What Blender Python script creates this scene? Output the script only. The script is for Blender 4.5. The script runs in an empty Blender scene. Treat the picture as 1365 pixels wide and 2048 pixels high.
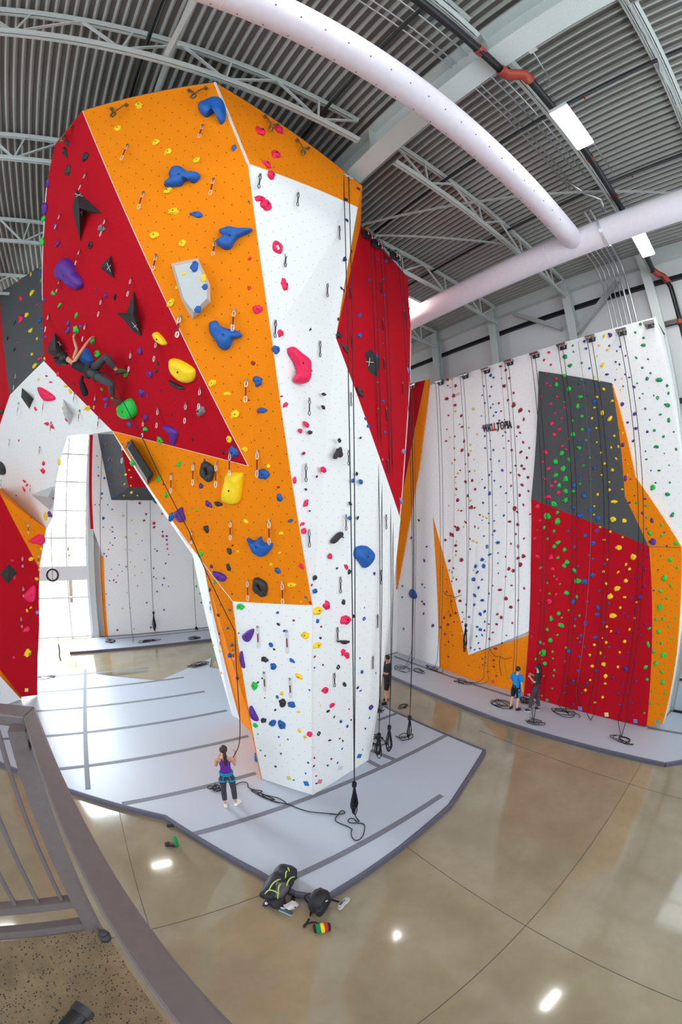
LAMP_S, SKY_S, SKY_B, EXPO = 46, 5.0, 42.0, -0.1
import bpy, bmesh, math, random
from mathutils import Vector, Matrix, Quaternion, noise
random.seed(7)
SC = bpy.context.scene
COL = SC.collection
# ------------------------------------------------------------------ camera model (fisheye lens of the photograph)
K1, K3 = 1.282, -0.0727
PIT, ROL, YAW = -0.0226, -0.0066, 0.6113
CAMZ = 6.3
UP = Vector((math.sin(ROL)*math.cos(PIT), math.cos(ROL)*math.cos(PIT), math.sin(PIT)))
FW = Vector((0, 0, -1)); FW = (FW - UP*FW.dot(UP)).normalized()
RT = FW.cross(UP)
AX = RT*math.cos(YAW) + FW*math.sin(YAW)
AY = -RT*math.sin(YAW) + FW*math.cos(YAW)
C2W = Matrix((AX, AY, UP))
EYE = Vector((0, 0, CAMZ))
def ray(x, y):
    dx, dy = x-682.5, y-1024.0
    r = math.hypot(dx, dy); u = r/1000
    th = K1*u + K3*u**3; s = math.sin(th)/max(r, 1e-9)
    return C2W @ Vector((dx*s, -dy*s, -math.cos(th)))
def onp(x, y, n, p):
    v = ray(x, y)
    return EYE + v*(n.dot(p-EYE)/n.dot(v))
def PX(x, y, c): return onp(x, y, Vector((1, 0, 0)), Vector((c, 0, 0)))
def PY(x, y, c): return onp(x, y, Vector((0, 1, 0)), Vector((0, c, 0)))
def PZ(x, y, c): return onp(x, y, Vector((0, 0, 1)), Vector((0, 0, c)))
def plane3(a, b, c):
    n = (b-a).cross(c-a).normalized()
    if n.dot(EYE-a) < 0: n = -n
    return n, a
cam = bpy.data.cameras.new('camera'); cam_o = bpy.data.objects.new('camera', cam); COL.objects.link(cam_o)
cam.type = 'PANO'; cam.panorama_type = 'FISHEYE_LENS_POLYNOMIAL'
cam.sensor_fit = 'AUTO'; cam.sensor_width = 36; cam.sensor_height = 24
mm = 2048/36.0/1000.0
cam.fisheye_polynomial_k0 = 0
cam.fisheye_polynomial_k1 = -K1*mm
cam.fisheye_polynomial_k2 = 0
cam.fisheye_polynomial_k3 = -K3*mm**3
cam.fisheye_polynomial_k4 = 0
cam.fisheye_fov = math.radians(200)
cam.clip_start = 0.02; cam.clip_end = 300
cam_o.matrix_world = Matrix.Translation(EYE) @ C2W.to_4x4()
SC.camera = cam_o
# ------------------------------------------------------------------ materials
MATS = {}
def lin(c):
    return tuple((v/255/12.92 if v/255 <= .04045 else ((v/255+.055)/1.055)**2.4) for v in c)
def mat(name, rgb, rough=.6, metal=0, noise_amt=0, noise_scale=30, spec=.5, srgb=True, bump=0):
    if name in MATS: return MATS[name]
    m = bpy.data.materials.new(name); m.use_nodes = True
    nt = m.node_tree; b = nt.nodes['Principled BSDF']
    c = lin(rgb) if srgb else rgb
    b.inputs['Base Color'].default_value = (*c, 1)
    b.inputs['Roughness'].default_value = rough
    b.inputs['Metallic'].default_value = metal
    b.inputs['Specular IOR Level'].default_value = spec
    if noise_amt or bump:
        tc = nt.nodes.new('ShaderNodeTexCoord'); n = nt.nodes.new('ShaderNodeTexNoise')
        n.inputs['Scale'].default_value = noise_scale; n.inputs['Detail'].default_value = 4
        nt.links.new(tc.outputs['Object'], n.inputs['Vector'])
        if noise_amt:
            mp = nt.nodes.new('ShaderNodeMapRange')
            mp.inputs[1].default_value = .3; mp.inputs[2].default_value = .7
            mp.inputs[3].default_value = 1-noise_amt; mp.inputs[4].default_value = 1+noise_amt
            nt.links.new(n.outputs['Fac'], mp.inputs[0])
            mx = nt.nodes.new('ShaderNodeVectorMath'); mx.operation = 'SCALE'
            mx.inputs[0].default_value = c
            nt.links.new(mp.outputs[0], mx.inputs['Scale'])
            nt.links.new(mx.outputs[0], b.inputs['Base Color'])
        if bump:
            bp = nt.nodes.new('ShaderNodeBump'); bp.inputs['Strength'].default_value = bump; bp.inputs['Distance'].default_value = .01
            nt.links.new(n.outputs['Fac'], bp.inputs['Height']); nt.links.new(bp.outputs[0], b.inputs['Normal'])
    MATS[name] = m
    return m
def emit(name, rgb, s):
    m = bpy.data.materials.new(name); m.use_nodes = True; nt = m.node_tree
    b = nt.nodes['Principled BSDF']
    b.inputs['Base Color'].default_value = (.8, .8, .8, 1)
    b.inputs['Emission Color'].default_value = (*rgb, 1); b.inputs['Emission Strength'].default_value = s
    MATS[name] = m
    return m
def panel_mat(name, rgb, speck=.12, hole=.25, dark=.04, rough=.75, spacing=.22):
    """textured climbing panel: fine sand speckle and a staggered grid of dark bolt holes, in metres of the panel's own plane (UV)"""
    if name in MATS: return MATS[name]
    m = bpy.data.materials.new(name); m.use_nodes = True; nt = m.node_tree; N = nt.nodes; L = nt.links
    b = N['Principled BSDF']; b.inputs['Roughness'].default_value = rough; b.inputs['Specular IOR Level'].default_value = .12
    c = lin(rgb)
    tc = N.new('ShaderNodeTexCoord')
    n = N.new('ShaderNodeTexNoise'); n.inputs['Scale'].default_value = 60; n.inputs['Detail'].default_value = 3
    L.new(tc.outputs['UV'], n.inputs['Vector'])
    mp = N.new('ShaderNodeMapRange'); mp.inputs[1].default_value = .35; mp.inputs[2].default_value = .65
    mp.inputs[3].default_value = 1-speck; mp.inputs[4].default_value = 1+speck*.6
    L.new(n.outputs['Fac'], mp.inputs[0])
    mx = N.new('ShaderNodeVectorMath'); mx.operation = 'SCALE'; mx.inputs[0].default_value = c
    L.new(mp.outputs[0], mx.inputs['Scale'])
    fac = None
    for off in ((0, 0, 0), (.5, .5, 0)):
        ad = N.new('ShaderNodeVectorMath'); ad.operation = 'MULTIPLY_ADD'
        ad.inputs[1].default_value = (1/spacing/1.4,)*2+(0,); ad.inputs[2].default_value = off
        L.new(tc.outputs['UV'], ad.inputs[0])
        fr = N.new('ShaderNodeVectorMath'); fr.operation = 'FRACTION'; L.new(ad.outputs[0], fr.inputs[0])
        ds = N.new('ShaderNodeVectorMath'); ds.operation = 'DISTANCE'; ds.inputs[1].default_value = (.5, .5, 0)
        L.new(fr.outputs[0], ds.inputs[0])
        lt = N.new('ShaderNodeMath'); lt.operation = 'LESS_THAN'; lt.inputs[1].default_value = dark
        L.new(ds.outputs['Value'], lt.inputs[0])
        if fac is None: fac = lt
        else:
            a = N.new('ShaderNodeMath'); a.operation = 'MAXIMUM'; L.new(fac.outputs[0], a.inputs[0]); L.new(lt.outputs[0], a.inputs[1]); fac = a
    mix = N.new('ShaderNodeMix'); mix.data_type = 'RGBA'
    L.new(fac.outputs[0], mix.inputs['Factor']); L.new(mx.outputs[0], mix.inputs['A'])
    mix.inputs['B'].default_value = (*[v*hole for v in c], 1)
    L.new(mix.outputs['Result'], b.inputs['Base Color'])
    MATS[name] = m
    return m
# ------------------------------------------------------------------ object helpers
def link(name, me, parent=None, m=None):
    o = bpy.data.objects.new(name, me); COL.objects.link(o)
    if m is not None and me is not None:
        me.materials.clear()
        for q in (m if isinstance(m, (list, tuple)) else [m]): me.materials.append(q)
    if parent is not None: o.parent = parent
    return o
def tag(o, label=None, cat=None, group=None, kind=None):
    if label: o['label'] = label
    if cat: o['category'] = cat
    if group: o['group'] = group
    if kind: o['kind'] = kind
    return o
def thing(name, label, cat, group=None, loc=(0, 0, 0)):
    o = bpy.data.objects.new(name, None); COL.objects.link(o); o.location = loc; o.empty_display_size = .1
    return tag(o, label, cat, group)
class MB:
    """collects shapes into one mesh, in coordinates relative to self.o"""
    def __init__(s, o=(0, 0, 0)): s.v = []; s.f = []; s.mi = []; s.o = Vector(o); s.cur = 0
    def add(s, vs, fs):
        b = len(s.v); s.v += [tuple(Vector(v)-s.o) for v in vs]; s.f += [tuple(i+b for i in f) for f in fs]; s.mi += [s.cur]*len(fs)
    def box(s, a, b):
        x0, y0, z0 = a; x1, y1, z1 = b
        s.add([(x0,y0,z0),(x1,y0,z0),(x1,y1,z0),(x0,y1,z0),(x0,y0,z1),(x1,y0,z1),(x1,y1,z1),(x0,y1,z1)],
              [(0,3,2,1),(4,5,6,7),(0,1,5,4),(1,2,6,5),(2,3,7,6),(3,0,4,7)])
    def bar(s, p, q, w, h, up=(0, 0, 1)):
        p, q = Vector(p), Vector(q); d = (q-p).normalized(); u = Vector(up)
        if abs(d.dot(u)) > .98: u = Vector((1, 0, 0))
        x = d.cross(u).normalized(); u = x.cross(d)
        c = [x*(w/2)*i+u*(h/2)*j for i, j in ((-1,-1),(1,-1),(1,1),(-1,1))]
        s.add([p+k for k in c]+[q+k for k in c], [(0,1,2,3),(7,6,5,4),(0,4,5,1),(1,5,6,2),(2,6,7,3),(3,7,4,0)])
    def tube(s, pts, r, n=8, cap=True, closed=False):
        pts = [Vector(p) for p in pts]
        if len(pts) < 2: return
        m = len(pts); rs = r if isinstance(r, (list, tuple)) else [r]*m
        u = None; vs = []
        for i, p in enumerate(pts):
            if closed: d = pts[(i+1) % m]-pts[i-1]
            else: d = pts[min(i+1, m-1)]-pts[max(i-1, 0)]
            if d.length < 1e-9: d = Vector((0, 0, 1))
            d.normalize()
            if u is None:
                u = d.orthogonal().normalized()
            else:
                u = (u-d*u.dot(d))
                u = u.normalized() if u.length > 1e-6 else d.orthogonal().normalized()
            w = d.cross(u)
            vs += [p+(u*math.cos(2*math.pi*k/n)+w*math.sin(2*math.pi*k/n))*rs[i] for k in range(n)]
        fs = [(i*n+k, i*n+(k+1) % n, (i+1)*n+(k+1) % n, (i+1)*n+k) for i in range(m-1) for k in range(n)]
        if closed: fs += [((m-1)*n+k, (m-1)*n+(k+1) % n, (k+1) % n, k) for k in range(n)]
        elif cap: fs += [tuple(range(n))[::-1], tuple(range((m-1)*n, m*n))]
        s.add(vs, fs)
    def prism(s, poly, d):
        """polygon (list of points) pushed back along vector d"""
        n = len(poly); p = [Vector(v) for v in poly]; d = Vector(d)
        s.add(p+[v+d for v in p], [tuple(range(n)), tuple(range(n, 2*n))[::-1]]+[(i, i+n, (i+1) % n+n, (i+1) % n) for i in range(n)])
    def ball(s, c, r, seg=10, rings=6):
        c = Vector(c); r = Vector(r) if hasattr(r, '__len__') else Vector((r, r, r))
        vs = [c+Vector((0, 0, r.z))]
        for i in range(1, rings):
            a = math.pi*i/rings
            vs += [c+Vector((r.x*math.sin(a)*math.cos(2*math.pi*k/seg), r.y*math.sin(a)*math.sin(2*math.pi*k/seg), r.z*math.cos(a))) for k in range(seg)]
        vs.append(c-Vector((0, 0, r.z)))
        fs = [(0, 1+k, 1+(k+1) % seg) for k in range(seg)]
        for i in range(rings-2):
            fs += [(1+i*seg+k, 1+(i+1)*seg+k, 1+(i+1)*seg+(k+1) % seg, 1+i*seg+(k+1) % seg) for k in range(seg)]
        l = len(vs)-1; b = 1+(rings-2)*seg
        fs += [(l, b+(k+1) % seg, b+k) for k in range(seg)]
        s.add(vs, fs)
    def mesh(s, name, smooth=False):
        me = bpy.data.meshes.new(name); me.from_pydata(s.v, [], s.f)
        if any(s.mi):
            me.polygons.foreach_set('material_index', s.mi)
        bm = bmesh.new(); bm.from_mesh(me); bmesh.ops.recalc_face_normals(bm, faces=bm.faces); bm.to_mesh(me); bm.free()
        if smooth: me.polygons.foreach_set('use_smooth', [True]*len(me.polygons))
        return me
    def build(s, name, m, parent=None, smooth=False, bevel=0):
        o = link(name, s.mesh(name, smooth), parent, m)
        if any(s.mi): o.data.polygons.foreach_set('material_index', s.mi)
        if parent is None: o.location = s.o
        else: o.location = s.o - gloc(parent)
        if bevel:
            md = o.modifiers.new('bevel', 'BEVEL'); md.width = bevel; md.segments = 2; md.limit_method = 'ANGLE'
        return o
def gloc(o):
    l = Vector(o.location)
    while o.parent is not None: o = o.parent; l += Vector(o.location)
    return l
def arc_pts(pts, n=12):
    """Catmull-Rom through the points"""
    P = [Vector(p) for p in pts]; P = [P[0]*2-P[1]]+P+[P[-1]*2-P[-2]]; out = []
    for i in range(1, len(P)-2):
        a, b, c, d = P[i-1:i+3]
        for k in range(n):
            t = k/n
            out.append(.5*((2*b)+(c-a)*t+(2*a-5*b+4*c-d)*t*t+(3*b-a-3*c+d)*t**3))
    out.append(P[-2]); return out
def panel(name, poly, parent, m, label=None, thick=.03, n=None):
    """flat climbing panel with thickness; UVs in metres of its own plane"""
    P = [Vector(p) for p in poly]
    nn = Vector((0, 0, 0))
    for i in range(len(P)): nn += (P[i]-P[0]).cross(P[(i+1) % len(P)]-P[0])
    nn.normalize()
    if nn.dot(EYE-P[0]) < 0: nn = -nn
    if n is not None: nn = n
    c = P[0].copy()
    mb = MB(c); mb.prism(P, -nn*thick)
    me = mb.mesh(name)
    hz = Vector((0, 0, 1)).cross(nn)
    hz = hz.normalized() if hz.length > 1e-3 else Vector((1, 0, 0))
    vt = nn.cross(hz)
    uv = me.uv_layers.new(name='UVMap')
    for lp in me.loops:
        co = me.vertices[lp.vertex_index].co+c
        uv.data[lp.index].uv = (co.dot(hz), co.dot(vt))
    o = link(name, me, parent, m); o.location = c-(gloc(parent) if parent else Vector())
    if label: o['label'] = label
    return o
# ------------------------------------------------------------------ palette
M_white = panel_mat('panel_white', (242, 243, 244), speck=.04, hole=.35, dark=.027)
M_orange = panel_mat('panel_orange', (238, 132, 12), speck=.12, hole=.15, dark=.035)
M_red = panel_mat('panel_red', (186, 12, 32), speck=.25, hole=.3, dark=.03)
M_grey = panel_mat('panel_grey', (84, 86, 88), speck=.15, hole=.3, dark=.03)
M_steel = mat('white_steel', (196, 202, 200), .5, noise_amt=.05)
M_deck = mat('deck', (172, 172, 168), .45)
M_duct = mat('duct_fabric', (226, 218, 228), .75, noise_amt=.03, noise_scale=8, bump=.15)
M_black = mat('black_pipe', (22, 22, 24), .4)
M_blackrope = mat('rope_black', (26, 26, 32), .8)
M_darkgrey = mat('dark_grey', (48, 46, 50), .5)
M_redpaint = mat('red_coupling', (150, 52, 30), .5)
M_chrome = mat('chrome', (205, 205, 208), .22, 1)
M_dullsteel = mat('dull_steel', (150, 148, 142), .35, .9)
M_conduit = mat('conduit', (205, 208, 212), .3, .8)
M_wall = mat('insulated_wall', (214, 214, 216), .8, noise_amt=.02)
M_frame = mat('window_frame', (220, 224, 228), .5)
M_rail = mat('rail_paint', (104, 94, 94), .42, noise_amt=.06, noise_scale=40)
M_matgrey = mat('mat_carpet', (178, 184, 196), .4, noise_amt=.10, noise_scale=120)
M_matedge = mat('mat_vinyl', (92, 90, 106), .5, noise_amt=.05)
M_tape = mat('mat_tape', (112, 114, 124), .65, noise_amt=.08)
M_trim = mat('panel_trim', (236, 226, 222), .5)
V = Vector
# ------------------------------------------------------------------ room shell
XL, XR, YF, YB, ZC = -15.0, 13.9, -8.0, 22.65, 15.4
def concrete(name, c1, c2, c3, rough, scale, speck=0):
    m = bpy.data.materials.new(name); m.use_nodes = True; nt = m.node_tree; N = nt.nodes; L = nt.links; b = N['Principled BSDF']
    tc = N.new('ShaderNodeTexCoord'); n1 = N.new('ShaderNodeTexNoise'); n1.inputs['Scale'].default_value = scale; n1.inputs['Detail'].default_value = 6; n1.inputs['Roughness'].default_value = .65
    L.new(tc.outputs['Object'], n1.inputs['Vector'])
    cr = N.new('ShaderNodeValToRGB'); e = cr.color_ramp.elements
    e[0].position = .3; e[0].color = (*lin(c1), 1); e[1].position = .72; e[1].color = (*lin(c3), 1)
    q = cr.color_ramp.elements.new(.5); q.color = (*lin(c2), 1)
    L.new(n1.outputs['Fac'], cr.inputs[0]); out = cr.outputs[0]
    if speck:
        vo = N.new('ShaderNodeTexVoronoi'); vo.inputs['Scale'].default_value = speck; L.new(tc.outputs['Object'], vo.inputs['Vector'])
        n2 = N.new('ShaderNodeTexNoise'); n2.inputs['Scale'].default_value = speck*.6; L.new(tc.outputs['Object'], n2.inputs['Vector'])
        lt = N.new('ShaderNodeMath'); lt.operation = 'LESS_THAN'; lt.inputs[1].default_value = .3; L.new(vo.outputs['Distance'], lt.inputs[0])
        gt = N.new('ShaderNodeMath'); gt.operation = 'GREATER_THAN'; gt.inputs[1].default_value = .49; L.new(n2.outputs['Fac'], gt.inputs[0])
        mu = N.new('ShaderNodeMath'); mu.operation = 'MULTIPLY'; L.new(lt.outputs[0], mu.inputs[0]); L.new(gt.outputs[0], mu.inputs[1])
        mx = N.new('ShaderNodeMix'); mx.data_type = 'RGBA'; mx.inputs['B'].default_value = (*lin((40, 34, 30)), 1)
        L.new(mu.outputs[0], mx.inputs['Factor']); L.new(out, mx.inputs['A']); out = mx.outputs['Result']
    L.new(out, b.inputs['Base Color'])
    n3 = N.new('ShaderNodeTexNoise'); n3.inputs['Scale'].default_value = .9; n3.inputs['Detail'].default_value = 5; L.new(tc.outputs['Object'], n3.inputs['Vector'])
    mr = N.new('ShaderNodeMapRange'); mr.inputs[3].default_value = rough-.04; mr.inputs[4].default_value = rough+.06
    L.new(n3.outputs['Fac'], mr.inputs[0]); L.new(mr.outputs[0], b.inputs['Roughness'])
    b.inputs['Coat Weight'].default_value = .6; b.inputs['Coat Roughness'].default_value = .05
    return m
M_floor = concrete('polished_concrete', (136, 123, 99), (146, 133, 109), (158, 146, 123), .10, .7)
M_mezz = concrete('speckled_concrete', (104, 88, 66), (126, 108, 84), (146, 128, 102), .45, 5, speck=80)
mb = MB(); mb.box((XL-.3, YF-.3, -.3), (XR+.3, YB+.3, 0)); o = mb.build('floor', M_floor); tag(o, kind='structure')
M_joint = mat('floor_joint', (84, 74, 62), .7)
def joint(n, p, q):
    m_ = MB(); m_.bar((*p, .0012), (*q, .0012), .012, .003); tag(m_.build('floor_joint', M_joint), kind='structure')
for k, (p, q) in enumerate((((-.4, -4), (-.4, 9)), ((4.37, -4), (4.37, 6)), ((9.2, -4), (9.2, 6)), ((-6, 1.36), (10.8, 1.36)), ((-6, 4.6), (3, 4.6)))): joint(k, p, q)
# corrugated deck, ribs running along Y
mb = MB(); xs = []; x = XL-.3; step = .195
while x < XR+.3:
    xs += [(x, .075), (x+.11, .075), (x+.13, 0), (x+.175, 0)]; x += step
vs = [(a, YF-.3, ZC+h) for a, h in xs]+[(a, YB+.3, ZC+h) for a, h in xs]; n = len(xs)
for i in range(n-1):
    mb.cur = 1 if i % 4 == 0 else 0  # upper flats take the darker deck colour, ribs and webs the lighter
    mb.add([vs[i], vs[i+1], vs[n+i+1], vs[n+i]], [(0, 1, 2, 3)])
mb.cur = 0
mb.box((XL-.3, YF-.3, ZC+.12), (XR+.3, YB+.3, ZC+.3))
tag(mb.build('ceiling', [M_deck, mat('deck_dark', (104, 99, 95), .8, noise_amt=.05, noise_scale=60)]), kind='structure')
# right wall: insulated panels with dark girts and steel columns
mb = MB()
mb.box((XR, YF-.3, 0), (XR+.3, -6.5, ZC)); mb.box((XR, -1.0, 0), (XR+.3, YB+.3, ZC)); mb.box((XR, -6.5, 0), (XR+.3, -1.0, 3.4)); mb.box((XR, -6.5, 9.5), (XR+.3, -1.0, ZC))
tag(mb.build('wall_right', M_wall), kind='structure')
for z in (4.6, 7.2, 9.9, 12.55, 14.12):
    m_ = MB(); m_.bar((XR-.06, -.9, z), (XR-.06, 13.4, z), .12, .16); tag(m_.build('wall_girt', M_black), kind='structure')
m_ = MB(); m_.box((XR-.25, -.9, 14.85), (XR-.02, 22, 15.35)); tag(m_.build('eave_beam', M_steel), kind='structure')
for y in (1.42, 4.6, 8.1, 11.4):
    m_ = MB(); m_.box((XR-.42, y-.16, 0), (XR-.38, y+.16, 15.2)); m_.box((XR-.15, y-.16, 0), (XR-.11, y+.16, 15.2)); m_.box((XR-.4, y-.02, 0), (XR-.12, y+.02, 15.2))
    tag(m_.build('column', M_steel), kind='structure')
M_brace = mat('brace_steel', (168, 170, 168), .5)
for p, q in ((PX(1028, 628, 13.6), PX(1124, 657, 13.6)), (PX(1155, 665, 13.6), PX(1236, 562, 13.6))):
    m_ = MB(); m_.bar(p, q, .16, .16); tag(m_.build('wall_brace', M_brace), kind='structure')
# back wall with the tall window
WX0, WX1, WZ1 = -6.2, -.72, 12.2
mb = MB(); mb.box((XL-.3, YB, 0), (WX0, YB+.3, ZC)); mb.box((WX1, YB, 0), (XR+.3, YB+.3, ZC)); mb.box((WX0, YB, WZ1), (WX1, YB+.3, ZC))
x = XL
while x < WX1+1.0:
    mb.box((x, YB-.04, WZ1+.1), (x+.12, YB, ZC)); x += .3
tag(mb.build('wall_back', M_wall), kind='structure')
for k, (p, q) in enumerate((((-5.5, 22.3, 11.4), (-1.2, 22.3, 14.6)),)):
    m_ = MB(); m_.bar(p, q, .18, .18); tag(m_.build('wall_brace', M_brace), kind='structure')
win = thing('window_1', None, None, loc=(WX0, YB, 0)); tag(win, kind='structure')
fr = MB((WX0, YB, 0))
zs = sorted({round(PY(110, y, YB).z, 2) for y in (907, 963, 1021, 1076, 1134, 1160, 1196)})
for x, w in ((WX0, .16), (WX1, .16), (PY(132.6, 1000, YB).x, .07), (PY(132.6, 1000, YB).x-2.0, .07)): fr.box((x-w/2, YB-.05, .0), (x+w/2, YB+.1, WZ1))
for z in zs+[.08, WZ1]: fr.box((WX0, YB-.045, z-.04), (WX1, YB+.095, z+.04))
a, b_ = PY(100, 1160, YB).z, PY(100, 1134, YB).z
fr.box((WX0, YB-.06, a), (WX1, YB+.09, b_))
fr.build('window_frame', M_frame, win)
def glass(name):
    m = bpy.data.materials.new(name); m.use_nodes = True; nt = m.node_tree; N = nt.nodes; L = nt.links
    N.remove(N['Principled BSDF']); tr = N.new('ShaderNodeBsdfTransparent'); tr.inputs[0].default_value = (.93, .96, .96, 1)
    gl = N.new('ShaderNodeBsdfGlossy'); gl.inputs['Roughness'].default_value = .02
    mx = N.new('ShaderNodeMixShader'); mx.inputs[0].default_value = .06
    L.new(tr.outputs[0], mx.inputs[1]); L.new(gl.outputs[0], mx.inputs[2]); L.new(mx.outputs[0], N['Material Output'].inputs[0])
    return m
M_glass = glass('window_glass')
g = MB((WX0, YB, 0)); g.box((WX0, YB+.02, .05), (WX1, YB+.03, WZ1)); g.build('window_pane', M_glass, win)
def window_at(name, a, b, axis, c, nv, nh):
    """window in an opening; a,b = (low, high) corners in the wall plane (u, z)"""
    (u0, z0), (u1, z1) = a, b
    P = (lambda u, d, z: (c+d, u, z)) if axis == 'x' else (lambda u, d, z: (u, c+d, z))
    org = P(u0, 0, z0); w = thing(name, None, None, loc=org); tag(w, kind='structure')
    f = MB(org)
    def bx(ua, ub, da, db, za, zb):
        p, q = P(ua, da, za), P(ub, db, zb); f.box([min(i, j) for i, j in zip(p, q)], [max(i, j) for i, j in zip(p, q)])
    for i in range(nv+1):
        u = u0+(u1-u0)*i/nv; bx(u-.05, u+.05, -.05, .1, z0, z1)
    for i in range(nh+1):
        z = z0+(z1-z0)*i/nh; bx(u0, u1, -.045, .095, z-.05, z+.05)
    f.build('window_frame', M_frame, w)
    g = MB(org); p, q = P(u0, .02, z0), P(u1, .03, z1); g.box([min(i, j) for i, j in zip(p, q)], [max(i, j) for i, j in zip(p, q)]); g.build('window_pane', M_glass, w)
window_at('window_2', (-6.5, 3.4), (-1.0, 9.5), 'x', XR, 4, 4)
# left wall with an unseen band of windows, front wall behind the camera
mb = MB(); LY0, LY1, LZ0, LZ1 = -7.0, 7.0, .6, 12.0
mb.box((XL-.3, YF-.3, 0), (XL, LY0, ZC)); mb.box((XL-.3, LY1, 0), (XL, YB+.3, ZC)); mb.box((XL-.3, LY0, 0), (XL, LY1, LZ0)); mb.box((XL-.3, LY0, LZ1), (XL, LY1, ZC))
tag(mb.build('wall_left', M_wall), kind='structure')
window_at('unseen_window_left', (LY0, LZ0), (LY1, LZ1), 'x', XL-.1, 10, 4)  # unseen windows, placed and sized to even the light on tower and arch
mb = MB(); FX0, FX1, FZ0, FZ1 = -5.0, 11.0, 5.5, 12.0
mb.box((XL-.3, YF-.3, 0), (FX0, YF, ZC)); mb.box((FX1, YF-.3, 0), (XR+.3, YF, ZC)); mb.box((FX0, YF-.3, 0), (FX1, YF, FZ0)); mb.box((FX0, YF-.3, FZ1), (FX1, YF, ZC))
tag(mb.build('wall_front', M_wall), kind='structure')
window_at('unseen_window_front', (FX0, FZ0), (FX1, FZ1), 'y', YF-.1, 8, 3)  # unseen window added and sized for its light on the tower front
# white wall post beside the window
for x0, x1, c in ((-.62, -.34, M_steel),):
    m_ = MB(); m_.box((x0, YB-.35, 0), (x1, YB-.02, 12)); tag(m_.build('column', c), kind='structure')
# overhead door on the right wall, glimpsed at the frame's edge
d = thing('door_1', None, None, loc=(XR, .4, 0)); tag(d, kind='structure')
m_ = MB((XR, .4, 0)); m_.box((XR-.06, -.5, .02), (XR-.01, 1.15, 3.3)); m_.build('door_leaf', mat('door_blue', (190, 206, 218), .4), d)
m_ = MB((XR, .4, 0))
for z in (.0, 1.1, 2.2, 3.3): m_.box((XR-.09, -.5, z), (XR-.055, 1.15, z+.08))
m_.build('door_frame', M_darkgrey, d)
# mezzanine slab the camera stands on
mz = [PZ(-60, 1930, 4.6), PZ(190, 1856, 4.6), PZ(222, 1880, 4.6), PZ(336, 2048, 4.6)]
e_ = (mz[3]-mz[2]).normalized()
poly = [V((-6, mz[0].y, 4.6)), mz[1], mz[2], mz[3], mz[3]+e_*2.5, V((mz[3].x+e_.x*2.5-.2, -6, 4.6)), V((-6, -6, 4.6))]
mb = MB((0, 0, 4.6)); mb.prism(poly, (0, 0, -.3)); tag(mb.build('mezzanine_floor', M_mezz), kind='structure')
# ------------------------------------------------------------------ roof steel
def joist(y, x0, x1, zt=15.32, zb=14.5, n=None):
    t = MB((x0, y, zb))
    for z, s in ((zt, 1), (zb, 1)):
        t.box((x0, y-.09, z-.012), (x1, y-.012, z+.012)); t.box((x0, y+.012, z-.012), (x1, y+.09, z+.012))
        t.box((x0, y-.03, z-.05), (x1, y-.012, z+.05)); t.box((x0, y+.012, z-.05), (x1, y+.03, z+.05))
    n = n or max(2, round((x1-x0)/2.0)); st = (x1-x0)/n
    for i in range(n):
        xa = x0+i*st
        t.bar((xa, y, zt), (xa+st*.5, y, zb), .05, .05); t.bar((xa+st*.5, y, zb), (xa+st, y, zt), .05, .05)
        t.bar((xa+st*.5, y, zb), (xa+st*.5, y, zt), .04, .04)
    tag(t.build('roof_joist', M_steel), kind='structure')
GX = 4.3
for y in (-4.4, -1.45, 1.2, 4.6, 7.9, 11.3, 14.6, 17.9, 21.2):
    joist(y, XL+.1, GX-.55 if y != 4.6 else GX-.55); joist(y, GX+.5, XR-.3)
mb = MB((GX, YF, 14.4))
mb.box((GX-.24, YF, 14.4), (GX+.24, YB, 14.44)); mb.box((GX-.24, YF, 15.26), (GX+.24, YB, 15.3)); mb.box((GX-.02, YF, 14.44), (GX+.02, YB, 15.26))
y = YF+1
tag(mb.build('roof_beam', M_steel), kind='structure')
for y in (1.2, 4.6, 7.9, 11.3):
    m_ = MB(); m_.box((GX-.22, y-.012, 14.44), (GX+.22, y+.012, 15.26)); tag(m_.build('beam_stiffener', M_steel), kind='structure')
m_ = MB(); 
for p, q in (((-.55, 2.5, 14.55), (-.55, 7.8, 15.2)), ((-.2, -1, 14.7), (-.6, 4.55, 14.6))): m_.bar(p, q, .1, .1)
tag(m_.build('bridging_brace', M_steel), kind='structure')
for p, q in (((5.4, 7.75, 14.55), (9.4, 4.7, 14.55)), ((5.5, 7.3, 14.6), (10.8, -1.2, 14.7))):
    m_ = MB(); m_.bar(p, q, .05, .05); tag(m_.build('rod_brace', M_brace), kind='structure')
# ------------------------------------------------------------------ services under the roof
def pipe(name, pts, r, m, label, cat, group=None, n=10):
    mb = MB(pts[0]); mb.tube(pts, r, n); o = mb.build(name, m, smooth=True); return tag(o, label, cat, group)
D1z = 13.7
yd = .3535*(D1z-6.3)
rA = .31
yc = math.tan((math.atan(.308)+math.atan(.4))/2)*(D1z-6.3)
xB = math.tan((math.atan(1.225)+math.atan(1.392))/2)*(D1z-6.3)
da = thing('air_duct', 'long white fabric air duct crossing the top of the photo above the orange tower', 'air duct', loc=(0, yc, D1z))
mb = MB((0, yc, D1z)); mb.tube([(XL+.2+i*.9, yc, D1z) for i in range(int((xB-.2-XL-.2)/.9)+1)]+[(xB-.1, yc, D1z)], rA, 28, cap=True); mb.build('duct_body', M_duct, da, smooth=True)
mb = MB((0, yc, D1z))
for i in range(36):
    for a in (-2.25, -.9):
        x = -6.5+i*.42; p = V((x, yc+math.cos(a)*(rA-.002), D1z+math.sin(a)*(rA-.002))); mb.ball(p, .014, 6, 4)
o = mb.build('duct_nozzle', mat('nozzle', (70, 64, 70), .8), da); tag(o, 'row of tiny dark air nozzles', kind='stuff')
mb = MB((0, yc, D1z))
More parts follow.
